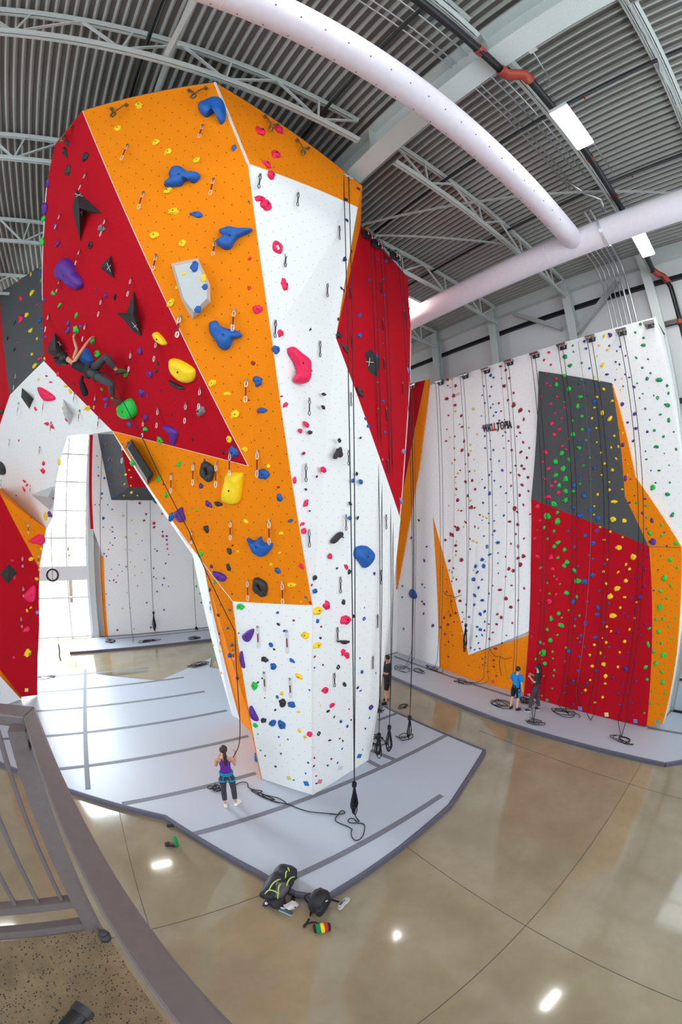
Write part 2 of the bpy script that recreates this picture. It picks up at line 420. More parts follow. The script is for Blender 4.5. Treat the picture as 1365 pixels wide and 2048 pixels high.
for x in (-.05,): mb.tube([(x-.012, yc, D1z), (x+.012, yc, D1z)], rA+.006, 28)
mb.build('duct_seam', M_trim, da, smooth=False)
db = thing('air_duct', 'white trunk air duct running along the far right wall below the ceiling lamps', 'air duct', loc=(xB, 4, D1z))
ys = [-7.5+i*.8 for i in range(33)]
mb = MB((xB, 4, D1z)); mb.tube([(xB, y, D1z) for y in ys], .37, 28); mb.build('duct_body', M_duct, db, smooth=True)
yf = PX(1216, 490, xB).y
mb = MB((xB, 4, D1z)); mb.tube([(xB, yf-.04, D1z), (xB, yf+.04, D1z)], .4, 28); mb.build('duct_collar', mat('collar', (206, 202, 210), .35, .4), db)
for yy in (PX(1107, 540, xB).y,):
    mb = MB((xB, 4, D1z)); mb.tube([(xB, yy-.01, D1z), (xB, yy+.01, D1z)], .376, 28); mb.build('duct_seam', M_trim, db)
# sprinkler main and branches
ms = thing('sprinkler_main', 'thick black sprinkler pipe with rust red couplings running beside the lit lamp', 'sprinkler pipe', loc=(4.8, 1.3, 14.35))
ps = [V((-8, 1.32, 14.3)), V((2.0, 1.36, 14.3)), V((4.55, 1.3, 14.26))]; ps2 = [V((4.9, 1.02, 14.26)), V((9.5, 1.05, 14.26)), V((13.35, 1.1, 14.26)), V((13.5, .85, 14.1)), V((13.55, .7, 13.7)), V((13.55, .7, .2))]
mb = MB((4.8, 1.3, 14.35)); mb.tube(ps, .085, 12); mb.tube(ps2, .085, 12); mb.build('pipe_run', M_black, ms, smooth=True)
mb = MB((4.8, 1.3, 14.35)); mb.tube([(4.45, 1.31, 14.26), (4.62, 1.28, 14.26), (4.72, 1.16, 14.26), (4.82, 1.04, 14.26), (5.0, 1.02, 14.26)], .115, 12); mb.build('coupling', M_redpaint, ms, smooth=True)
for x, y in ((3.9, 1.32), (2.2, 1.36), (6.6, 1.04), (7.6, 1.04), (9.2, 1.05)):
    mb = MB((4.8, 1.3, 14.35)); mb.tube([(x-.07, y, 14.29), (x+.07, y, 14.29)], .105, 12); mb.build('coupling', M_redpaint, ms)
mb = MB((4.8, 1.3, 14.35)); mb.tube([(13.2, 1.1, 14.26), (13.42, 1.02, 14.24), (13.53, .84, 14.12), (13.55, .72, 13.85)], .12, 12); mb.build('coupling', M_redpaint, ms, smooth=True)
mb = MB((4.8, 1.3, 14.35)); mb.tube([(13.55, .7, 12.3), (13.55, .7, 12.45)], .12, 12); mb.build('coupling', M_redpaint, ms)
for x, lab in ((-1.08, 'thin black sprinkler pipe above the red and orange tower top'), (2.9, 'thin black sprinkler pipe crossing over the white duct near the tower peak'),
               (6.6, 'thin black sprinkler pipe crossing the duct between beam and trunk duct'), (9.55, 'thin black sprinkler pipe running right above the trunk duct')):
    t = thing('sprinkler_pipe', lab, 'sprinkler pipe', 'sprinkler branch pipes', (x, 2, 15.15))
    mb = MB((x, 2, 15.15)); mb.tube([(x, YF+.5, 15.15), (x, YB-.5, 15.15)], .042, 10); mb.build('pipe_run', M_black, t, smooth=True)
    for y in (.4, 3.3, 6.2, 9.1):
        mb = MB((x, 2, 15.15)); mb.tube([(x, y, 15.13), (x, y, 15.02)], .02, 6); mb.build('sprinkler_head', M_redpaint, t)
# conduits
k = 0
for y, x0, x1, lab in ((2.02, -3, 9.3, 'thin steel conduit nearest the white duct'), (2.16, -2, 9.4, 'second thin steel conduit from the white duct'), (1.72, -1, 8.6, 'thin steel conduit midway between white duct and black main pipe'), (1.55, 4.6, 9.0, 'thin steel conduit closest to the black main pipe')):
    pipe('conduit', [(x0, y, 15.2), (x1, y, 15.2)], .018, M_conduit, lab, 'conduit', 'ceiling conduits', 8)
pipe('conduit', [(4.6, .62, 15.2), (5.8, .78, 15.1)], .016, M_conduit, 'short steel conduit feeding the big lit ceiling lamp', 'conduit', 'ceiling conduits', 8)
pipe('conduit', [(6.9, .85, 15.1), (9.3, .85, 15.2)], .016, M_conduit, 'short steel conduit leaving the big lit ceiling lamp toward the trunk duct', 'conduit', 'ceiling conduits', 8)
mb = MB((4.95, .65, 15.1)); mb.box((4.85, .56, 15.12), (5.03, .74, 15.41)); tag(mb.build('junction_box', mat('box_white', (228, 226, 222), .5)), 'small white junction box on the ceiling conduit beside the lit lamp', 'junction box')
labs = ['first', 'second', 'third', 'fourth', 'fifth', 'sixth']
for i in range(6):
    y = 3.05-.18*i if i < 4 else 2.35-.2*(i-4); r = .022 if i < 4 else .042; xx = 13.45
    top = V((xx, y, 14.6)); pts = [V((10.2, y*.9+.1, 15.1)), V((12.9, y, 15.1)), V((13.3, y, 14.95)), top, V((xx, y, 10))]
    if i < 4: pts = [V((11.2, y, 15.1)), V((13.0, y, 15.1)), V((13.35, y, 14.9)), V((xx, y, 14.3)), V((xx, y, 10))]
    pipe('wall_conduit', pts, r, M_conduit, ('thin' if i < 4 else 'thick shiny')+' vertical conduit entering behind the white wall top, %s from the left' % labs[i], 'conduit', 'conduits behind the right wall', 8)
pipe('insulated_pipe', [(8.6, 2.05, 15.0), (9.1, 1.75, 14.7), (9.3, 1.45, 14.5), (9.5, 1.5, 14.2)], .05, M_chrome, 'short foil wrapped pipe elbow at the duct junction', 'pipe')
# lamps
def lamp(x, y, z, label, lx=1.2, ly=.42):
    t = thing('ceiling_lamp', label, 'ceiling lamp', 'high bay ceiling lamps', (x, y, z))
    mb = MB((x, y, z)); mb.box((x-lx/2, y-ly/2, z+.02), (x+lx/2, y+ly/2, z+.12)); mb.build('housing', M_steel, t)
    mb = MB((x, y, z)); mb.box((x-lx/2+.02, y-ly/2+.02, z-.02), (x+lx/2-.02, y+ly/2-.02, z+.02)); mb.build('diffuser', M_lamp, t)
    for s in (-.45, .45):
        mb = MB((x, y, z)); mb.tube([(x+s, y, z+.12), (x+s, y, ZC)], .006, 6); mb.build('hanger_wire', M_dullsteel, t)
# ------------------------------------------------------------------ climbing tower (vertices recovered from the photograph)
zm = .1
b1, b2, b3, b4 = PZ(525, 1558, zm), PZ(626, 1590, zm), PZ(737, 1520, zm), PZ(742, 1500, zm)
e12 = (b3-b2).normalized(); ti = math.radians(2.1)
nF2 = e12.cross(V((0, 0, math.cos(ti)))+V((e12.y, -e12.x, 0))*math.sin(ti)).normalized()
T0, T1, T2 = PZ(165, 222, 14.2), PZ(430, 165, 14.2), PZ(725, 372, 14.2)
w_ = onp(626, 1211, nF2, b2); cr = onp(672, 677, nF2, b2); ap = onp(800, 1035, nF2, b2); cl = onp(545, 680, nF2, b2)
f1 = onp(466, 1203, *plane3(b1, b2, w_))
for _ in range(12):
    n3, p3 = plane3(w_, f1, cl); kk = onp(497, 932, n3, p3); jj = onp(225, 862, n3, p3)
    nA, pA = plane3(T1, T0, kk); cl = cl*.5+onp(545, 680, nA, pA)*.5
n3, p3 = plane3(w_, f1, cl); kk = onp(497, 932, n3, p3); jj = onp(225, 862, n3, p3); nA, pA = plane3(T1, T0, kk)
uu = onp(497, 328, nA, pA); n5, p5 = plane3(T1, T2, uu); vv = onp(716, 415, n5, p5)
n4, p4 = plane3(T0, kk, jj)
V1, s1, s2, s3, s4 = (onp(x, y, n4, p4) for x, y in ((88, 722), (85, 600), (90, 450), (95, 360), (110, 290)))
n8, p8 = plane3(cr, ap, V((6.4, 7.2, 14.0)))
r1, r2, r3, r4 = (onp(x, y, n8, p8) for x, y in ((722, 452), (815, 555), (822, 655), (820, 760)))
g1, g2 = PZ(513, 1476, zm), PZ(480, 1440, zm)
def on_seg(a, b, x, y):
    """point of the segment a-b nearest the view ray through x, y"""
    d = ray(x, y).normalized(); ab = b-a; w = a-EYE
    A_, B_, C_, D_, E_ = ab.dot(ab), ab.dot(d), d.dot(d), ab.dot(w), d.dot(w)
    t = (B_*E_-C_*D_)/(A_*C_-B_*B_); return a+ab*max(0, min(1, t))
m1 = on_seg(jj, f1, 396, 1135); m0 = on_seg(jj, f1, 358, 1062)
m2 = PY(384, 1098, m1.y+.7); g3 = PZ(473, 1440, zm)+V((0, .3, 0)); m3 = PY(360, 1066, m0.y+.05)
tw = thing('climbing_tower', 'tall overhanging orange, white and red climbing tower in the middle of the hall', 'climbing tower', loc=(3.7, 8.5, .1))
TW = []   # climbing surfaces for hold placement: (points, name)
def tpan(poly, m, label, nm='panel', surf=None, parent=tw):
    o = panel(nm, poly, parent, m, label)
    if surf: TW.append(([V(p) for p in poly], surf))
    return o
tpan([T0, T1, uu, cl, kk], M_orange, 'large upper orange overhanging panel', surf='the upper orange overhang')
tpan([kk, cl, w_, f1, jj], M_orange, 'lower orange panel under the red diamond', surf='the lower orange overhang')
tpan([T1, T2, vv, uu], M_orange, 'orange headwall panel at the top right', surf='the orange headwall')
tpan([uu, vv, cr, cl], M_white, 'upper white panel below the orange headwall', surf='the upper white face')
tpan([cl, cr, ap, b3, b2, w_], M_white, 'tall lower white panel', surf='the tall white face')
tpan([w_, b2, b1, f1], M_white, 'bright white panel at the foot of the tower', surf='the bright white foot panel')
tpan([T2, r1, cr, vv], M_orange, 'narrow orange side panel', surf='the narrow orange side')
tpan([r1, r2, r3, r4, ap, cr], M_red, 'red side panel behind the ropes', surf='the red right face')
tpan([T0, kk, jj, V1, s1, s2, s3, s4], M_red, 'red diamond overhang with the climber', surf='the red overhang')
g0 = PZ(536, 1500, zm)
tpan([f1, g1, g2, m1], M_orange, 'orange inner side panel of the tower foot', surf='the orange inner side')
tpan([f1, b1, g0, g1], M_orange, None)
tpan([m1, g2, g3, m2], M_white, 'thin white edge panel', surf='the thin white edge')
tpan([m0, m1, m2, m3], M_white, 'small grey white facet')
B1, B2, B3 = V((7.6, 11.2, 14.2)), V((6.2, 10.6, .1)), V((-2.3, 12.2, 14.2))
tpan([ap, b4, b3], M_white, None); tpan([ap, b4, B2], M_white, None); tpan([ap, B2, B1, r2], M_red, None)
tpan([T0, T1, T2, r1, r2, B1, B3, s4], M_grey, None)
tpan([B2, g3, m2, m3, m0, jj, B1], M_white, None)
tpan([B3, B1, jj, V1], M_white, None)
# light seam strips along the panel edges
for p, q, w in ((T1, uu, .035), (T0, kk, .009), (uu, cl, .01), (cl, w_, .01), (w_, f1, .01), (w_, b2, .012), (r3, r4, .03), (r4, ap, .03), (f1, b1, .012), (jj, kk, .007), (jj, f1, .012), (uu, vv, .012), (cr, ap, .012), (T0, V1, .001), (s1, s3, .02)):
    if w < .005: continue
    mb = MB(p); mb.bar(p, q, w, w); mb.build('edge_strip', M_trim, tw)
# ------------------------------------------------------------------ second tower on the left, joined by the white arch
lt = thing('climbing_tower', 'second climbing tower at the left edge with white arch and red foot', 'climbing tower', loc=(-3.4, 14.8, .1))
Bo = PY(93, 1058, 14.9)
nW, pW = plane3(V1, jj, Bo)
P_ = lambda x, y: onp(x, y, nW, pW)
def lpan(poly, m, label, surf=None): return tpan(poly, m, label, surf=surf, parent=lt)
C0, C1, L1, L0 = P_(20, 790), P_(0, 850), P_(-60, 985), P_(0, 975)
Aq, Bq, Br = P_(134, 872), P_(112, 960), P_(105, 1035)
lpan([V1, jj, P_(186, 868), Aq, P_(124, 905), Bq, Br, Bo, L0, P_(-60, 930), P_(-60, 870), C1, C0], M_white, 'white panel of the arch', surf='the white arch')
e0, e1, e2 = PZ(75, 1390, zm), PZ(43, 1397, zm), PZ(-40, 1427, zm)
nR, pR = plane3(e0, e2, Bo); R_ = lambda x, y: onp(x, y, nR, pR)
lpan([L0, Bo, R_(79, 1138), R_(59, 1100), R_(0, 988)], M_orange, 'orange panel under the white arch', surf='the orange strip of the left tower')
lpan([R_(0, 986), R_(59, 1100), R_(79, 1138), R_(79, 1250), e0, R_(43, 1394), R_(0, 1340), R_(-60, 1250), R_(-60, 900)], M_red, 'red panel at the foot of the left tower', surf='the red left tower')
lpan([R_(0, 1338), R_(43, 1394), e1, e2, R_(-60, 1260)], M_orange, 'orange corner strip', surf=None)
for q in (R_(0, 1350),):
    panel('panel', [R_(0, 1352)+nR*.02, R_(41, 1397)+nR*.02, R_(-40, 1430)+nR*.02, R_(-60, 1290)+nR*.02], lt, M_white, 'white panel at the lower left corner')
dt = PZ(85, 533, 14.2)
nD, pD = plane3(V1, C0, dt); D_ = lambda x, y: onp(x, y, nD, pD)
lpan([V1, C0, D_(0, 598), D_(-30, 605), D_(30, 566), D_(85, 530), D_(125, 505), D_(125, 700)], M_grey, 'dark grey panel above the arch', surf='the dark grey panel above the arch')
lpan([C0, C1, P_(-60, 870), D_(-60, 600), D_(0, 598)], M_red, 'red panel at the left edge', surf='the left red edge')
# ------------------------------------------------------------------ right climbing wall
rw = thing('climbing_wall', 'long roped climbing wall on the right in white, grey, red and orange', 'climbing wall', loc=(12.3, 6, .1))
def rpan(px, x, m, label, thick=.1, surf=None, pts=None):
    poly = pts or [PX(a, b, x) for a, b in px]
    o = panel('panel', poly, rw, m, label, thick)
    if surf: TW.append(([V(p) for p in poly], surf))
xw = 12.25
NW = V((xw, 13.0, .1))
rpan(None, xw, M_white, 'large white main panel', .25, 'the white right wall', pts=[V((xw, 13.0, .1)), V((xw, 1.62, .1)), PX(1364, 1095, xw), PX(1374, 1000, xw), PX(1362, 900, xw), PX(1345, 790, xw), PX(1312, 634, xw), V((xw, 10.1, 12.05)), V((xw, 13.0, 12.25))])
S0 = PX(866, 1032, xw-.02); S1 = PZ(890, 1330, .1); S1 = V((min(S1.x, xw-.03), S1.y, .1)); S2 = PZ(940, 1358, .1); S3 = PX(938, 1310, 12.06)
rpan(None, 0, M_orange, 'tall orange wedge', .05, 'the orange wedge', pts=[S0, S1, S2, S3])
rpan(None, 0, M_white, None, .05, None, pts=[S0, S3, PX(1060, 1262, 12.14), PX(1063, 1000, 12.2)])
TW.append(([S0, S3, PX(1060, 1262, 12.14), PX(1063, 1000, 12.2)], 'the white right wall'))
rpan(None, 0, M_orange, 'orange panel along the floor', .05, 'the low orange panel', pts=[S3, PX(1060, 1270, 12.12), PZ(1050, 1388, .1), S2])
rpan(((1078, 742), (1224, 766), (1250, 993), (1297, 1092), (1063, 998)), 12.1, M_grey, 'dark grey panel', .2, 'the dark grey panel')
rpan(((1063, 998), (1297, 1092), (1302.5, 1146), (1305, 1244), (1301, 1366), (1294, 1453), (1048, 1393), (1058, 1270), (1062, 1130)), 12.1, M_red, 'dark red panel reaching the floor', .2, 'the red right panel')
rpan(((1224, 766), (1271, 954), (1364, 1095), (1297, 1092), (1250, 993)), 12.13, M_orange, 'upper orange panel at the right end', .2, 'the right orange panel')
rpan(((1299, 1094), (1364, 1096), (1361, 1210), (1353, 1310), (1339, 1392), (1326, 1447), (1294, 1453), (1301, 1366), (1305, 1244), (1302.5, 1146)), 12.13, M_orange, 'lower orange panel at the right end', .2, 'the right orange panel')
rpan(((851, 760), (859, 759), (837, 941), (815, 1060), (788, 1206), (781, 1207), (795, 1050), (807, 978), (830, 860)), 12.18, M_orange, 'slim orange blade near the inner corner', .06, 'the slim orange blade')
rpan(((812, 770), (851, 760), (830, 860), (807, 978), (790, 1010)), 12.18, M_red, 'red corner panel', .06, 'the red corner panel')
rpan(None, 0, M_white, None, .1, None, pts=[V((xw+.35, 1.28, .1)), PX(1364, 1095, xw), PX(1374, 1000, xw), PX(1362, 900, xw), PX(1345, 790, xw), PX(1312, 634, xw), PX(1312, 634, xw)+V((1.2, 0, 0)), V((13.5, 1.3, .1))])
rpan(None, 0, M_white, 'short white return in the corner', .1, None, pts=[V((xw, 13.0, .1)), V((9.6, 13.0, .1)), V((9.6, 13.0, 12.2)), V((xw, 13.0, 12.2))])
mb = MB((12.4, 6, 12)); mb.add([(xw, 13, 12.25), (xw, 10.1, 12.05), V((*PX(1312, 634, xw).xy, 12.05)), (13.5, 1.3, 12.05), (13.5, 13, 12.25)], [(0, 1, 2, 3, 4)]); mb.build('wall_cap', M_grey, rw)
# ------------------------------------------------------------------ climbing wall in the back, seen through the arch
bw = thing('climbing_wall', 'far white climbing wall seen under the arch beside the bright window', 'climbing wall', loc=(3, 22.2, .1))
yb = 22.2
def bpan(px, y, m, label, surf=None, thick=.15, pts=None):
    poly = pts or [PY(a, b, y) for a, b in px]
    panel('panel', poly, bw, m, label, thick)
    if surf: TW.append(([V(p) for p in poly], surf))
x0 = PY(212, 1272, yb).x
bpan(None, yb, M_white, 'white back panel', 'the far white wall', pts=[V((x0, yb, .1)), V((11.5, yb, .1)), V((11.5, yb, 12)), PY(190, 868, yb), PY(183, 870, yb), PY(184, 1000, yb), PY(186, 1058, yb), PY(205, 1110, yb)])
bpan(((180, 870), (186, 870), (184, 1000), (187, 1058), (181, 1058)), yb-.02, M_red, 'thin red edge strip')
bpan(((200, 1112), (207, 1112), (216, 1272), (209, 1272)), yb-.03, M_orange, 'orange edge strip')
q = 20.9
K = [PY(196, 868, yb-.05), PY(223, 1000, yb-.05), PY(257, 974, q), PY(240, 868, q), PY(251, 905, q), PY(340, 975, q), PY(340, 1001, yb-.05), PY(330, 868, q)]
bpan(None, 0, M_grey, 'dark grey overhang side', 'the far grey box', pts=[K[0], K[1], K[2], K[3]])
bpan(None, 0, M_red, 'red overhang front', 'the far red panel', pts=[K[3], K[2], K[5], K[7]])
bpan(None, 0, M_grey, 'dark grey overhang underside', 'the far grey underside', pts=[K[1], K[6], K[5], K[2]])
# ------------------------------------------------------------------ crash mats
def crash_mat(name, outline, label, tapes, front):
    c = V((sum(p[0] for p in outline)/len(outline), sum(p[1] for p in outline)/len(outline), 0))
    t = thing(name, label, 'crash mat', 'crash mats', c)
    P = [V((p[0], p[1], 0)) for p in outline]; n = len(P)
    mb = MB(c); mb.prism([p+V((0, 0, .092)) for p in P], (0, 0, -.088)); mb.build('carpet_top', M_matgrey, t)
    mb = MB(c)
    for i in front:
        a, b = P[i], P[(i+1) % n]
        mb.bar(a+V((0, 0, .05)), b+V((0, 0, .05)), .09, .1); mb.tube([a+V((0, 0, .1-.0)), b+V((0, 0, .1))], .022, 8)
    mb.build('vinyl_edge', M_matedge, t)
    for p, q in tapes:
        up_ = .001 if abs(q[0]-p[0]) < .5 else 0
        mb = MB(c); mb.bar((*p, .0945+up_), (*q, .0945+up_), .13, .005); mb.build('seam_tape', M_tape, t)
xy = lambda x, y, z=.1: PZ(x, y, z).xy
ol = [xy(-60, 1498), xy(0, 1525), xy(142, 1580), xy(330, 1632), xy(385, 1668), xy(520, 1745), xy(590, 1785), xy(650, 1795), xy(730, 1745), xy(800, 1695), xy(900, 1610), xy(970, 1500), xy(860, 1454), xy(775, 1416), (8.4, 10.5), (7.4, 11.6), (4.2, 15.8), xy(423, 1315), xy(318, 1361), xy(194, 1348), (-3.0, 18.2), (-8.5, 18.2), (-8.5, 13)]
yt = xy(625, 1590)[1]
tp = [(xy(385, 1668), (8.2, 6.47)), ((2.15, 4.63), tuple(xy(884, 1590))), ((-1.04, 8.75), (-1.04, 17.2)), ((xy(748, 1552)[0], 6.6), (xy(748, 1552)[0], 8.6)), (xy(640, 1572), xy(640, 1500)), ]
tp = tp[:5]
tp[3] = (xy(742, 1500), xy(790, 1519)); tp[4] = (xy(737, 1521), xy(762, 1534))
for y, xa, xb in ((8.0, -.3, 3.0), (9.8, -2.9, 3.55), (11.65, -5.3, 3.55), (13.45, -8.2, 3.3), (15.1, -8.2, 2.9), (16.7, -8.2, 1.7)): tp.append(((xa, y), (xb, y)))
tp.append((xy(757, 1440), xy(802, 1423)))
crash_mat('crash_mat', ol, 'large grey crash mat under the central climbing tower', tp, range(0, 14))
ol = [xy(1365+80, 1500, 0), xy(1365, 1527, 0), xy(1330, 1533, 0), xy(1200, 1503, 0), xy(1000, 1445, 0), xy(778, 1354, 0), (10.0, 12.9), (12.6, 12.9), (12.6, 1.4), (13.6, 1.2), (13.6, -.6)]
crash_mat('crash_mat', ol, 'long grey crash mat along the right climbing wall', [((11.75, 12.6), (11.75, 6.2)), (xy(1365, 1467), xy(1296, 1455))], range(0, 6))
ol = [(-1.86, 19.8), (11.4, 19.8), (11.4, 22.1), (-.3, 22.1), (-1.86, 21.9)]
crash_mat('crash_mat', ol, 'far grey crash mat below the back climbing wall', [((0, 21.6), (6, 21.6))], (0,))
# ------------------------------------------------------------------ mezzanine railing
zr = 5.66
rl = thing('railing', 'dark painted metal railing at the mezzanine corner in the lower left', 'railing', loc=PZ(60, 1412, zr))
c_ = PZ(57, 1409, zr); r0, r1_ = PZ(440, 2020, zr), PZ(300, 1980, zr)
inn0, inn1 = PZ(47, 1433, zr), PZ(300, 1980, zr); out0, out1 = PZ(70, 1412, zr), PZ(440, 2020, zr)
di = (inn1-inn0).normalized(); inn2 = inn1+di*1.6; out2 = out1+(out1-out0).normalized()*1.6
inn2.z = out2.z = zr
mb = MB(c_); mb.prism([inn0, out0, out2, inn2], (0, 0, -.045)); o = mb.build('top_rail', M_rail, rl, bevel=.006)
li, lo = PZ(0, 1428, zr), PZ(0, 1413, zr)
dl = V((-1, (li.y-inn0.y)/(li.x-inn0.x)*-1, 0)).normalized()
mb = MB(c_); mb.prism([inn0, out0, out0+dl*3.0, inn0+dl*3.0], (0, 0, -.045)); mb.build('top_rail', M_rail, rl, bevel=.006)
mid = (inn0+out0)*.5
pc = V((PZ(192, 1850, 4.62).x-.02, PZ(192, 1850, 4.62).y+.02, 0))
mb = MB(c_); mb.box((pc.x-.03, pc.y-.03, 4.5), (pc.x+.03, pc.y+.03, zr-.03)); mb.build('post', M_rail, rl)
for z, h, yy in ((4.78, .045, 0), (4.62, .05, 0)):
    mb = MB(c_); mb.box((pc.x-3, pc.y-.02, z-h/2), (pc.x+.02, pc.y+.02, z+h/2)); mb.build('bottom_rail', M_rail, rl)
for x, y in ((128, 1837), (79.5, 1857), (31, 1873)):
    p = PZ(x, y, 4.79); xx = p.x
    mb = MB(c_); mb.box((xx-.0075, pc.y-.0075, 4.78), (xx+.0075, pc.y+.0075, zr-.04)); mb.build('baluster', M_rail, rl)
for i in range(1, 9):
    mb = MB(c_); xx = PZ(31, 1873, 4.79).x-.112*i; mb.box((xx-.0075, pc.y-.0075, 4.78), (xx+.0075, pc.y+.0075, zr-.04)); mb.build('baluster', M_rail, rl)
# balusters below the nearer rail are hidden by it; its lower rails still show as a dark edge
dn = V((out1.x-out0.x, out1.y-out0.y, 0)).normalized(); md = (inn0+out0)*.5
for z, h in ((5.56, .03),):
    a = V((inn0.x, inn0.y, z)); b = a+di*3; b.z = z
    mb = MB(c_); mb.bar(a+V((.02, 0, 0)), b+V((.02, 0, 0)), .03, h); mb.build('rail_bracket', M_rail, rl)
fp = PZ(206, 1866, 4.64); mb = MB(c_); mb.ball(fp, (.02, .02, .016), 14, 8); mb.tube([fp-V((0, 0, .015)), fp-V((0, 0, .04))], .026, 14); mb.build('foot_flange', M_darkgrey, rl, smooth=True)
# ------------------------------------------------------------------ finding the spot on a climbing surface
from mathutils.bvhtree import BVHTree
_tri, _own = [], []
_vs = []
for i, (poly, nm) in enumerate(TW):
    b = len(_vs); _vs += poly
    from mathutils.geometry import tessellate_polygon
    for t in tessellate_polygon([poly]): _tri.append(tuple(b+k for k in t)); _own.append(i)
TREE = BVHTree.FromPolygons(_vs, _tri)
def hit(x, y):
    for dx, dy in ((0, 0), (3, 0), (-3, 0), (0, 3), (0, -3), (6, 0), (-6, 0), (0, 7), (0, -7), (12, 0), (-12, 0)):
        p, n, i, d = TREE.ray_cast(EYE, ray(x+dx, y+dy))
        if p is not None:
            poly, nm = TW[_own[i]]
            if n.dot(EYE-p) < 0: n = -n
            if dx or dy: p = onp(x, y, n, p) if abs(ray(x, y).dot(n)) > .15 else p
            return p, n, nm
    return None
# ------------------------------------------------------------------ hold shapes
def hold_mesh(kind, seed, m, sub=2):
    bm = bmesh.new(); rnd = random.Random(seed)
    if kind == 'ring':
        bm.free(); mb = MB(); mb.tube([(math.cos(a)*.68, math.sin(a)*.68, .22) for a in [k*math.pi/7 for k in range(14)]], [.3+.06*math.sin(k*1.7+seed) for k in range(14)], 8, closed=True)
        me = mb.mesh('ring_hold', True); me.materials.append(m); return me
    bmesh.ops.create_icosphere(bm, subdivisions=sub, radius=1)
    o = Vector((seed*3.1, seed*1.7, seed*.9))
    for v in bm.verts:
        c = v.co.copy(); a = math.atan2(c.y, c.x)
        k = 1+.45*noise.noise(c*1.2+o)+.22*noise.noise(c*2.9+o)
        if kind == 'star': k *= .55+.5*abs(math.cos(a*2.5+seed))**1.5
        if kind == 'edge': k *= 1-.3*max(0, math.sin(a))
        if kind == 'horn': k *= .75+.4*max(0, math.cos(a*1.5+seed))
        v.co = c*k
        z = v.co.z
        if kind == 'jug':
            if v.co.y > .1 and z > .2: z *= .62
            z += .18*max(0, -v.co.y)
        if kind == 'edge': z *= 1-.35*v.co.y
        v.co.z = max(-.12, z*.8+.1)
    me = bpy.data.meshes.new(kind+'_hold'); bm.to_mesh(me); bm.free()
    me.polygons.foreach_set('use_smooth', [True]*len(me.polygons)); me.materials.append(m); return me
def hmat(n, rgb, r=.55): return mat('resin_'+n, rgb, r, noise_amt=.06, noise_scale=14, bump=.12)
HC = {'y': ('yellow', hmat('yellow', (248, 208, 10))), 'b': ('blue', hmat('blue', (10, 88, 170))), 'p': ('pink', hmat('pink', (236, 20, 84))),
      'g': ('green', hmat('green', (22, 190, 66))), 'u': ('purple', hmat('purple', (88, 34, 140))), 'k': ('black', hmat('black', (44, 44, 48))),
      'r': ('crimson', hmat('crimson', (150, 14, 44))), 'e': ('grey', hmat('grey', (128, 126, 130))), 'l': ('lilac', hmat('lilac', (150, 140, 190))),
      'o': ('pale yellow', hmat('pale_yellow', (216, 190, 90))), 't': ('dark green', hmat('dark_green', (14, 140, 84))), 'd': ('navy', hmat('navy', (34, 34, 84))), 'w': ('white', hmat('white', (214, 214, 216)))}
M_bolt = mat('bolt_hole', (30, 28, 26), .5)
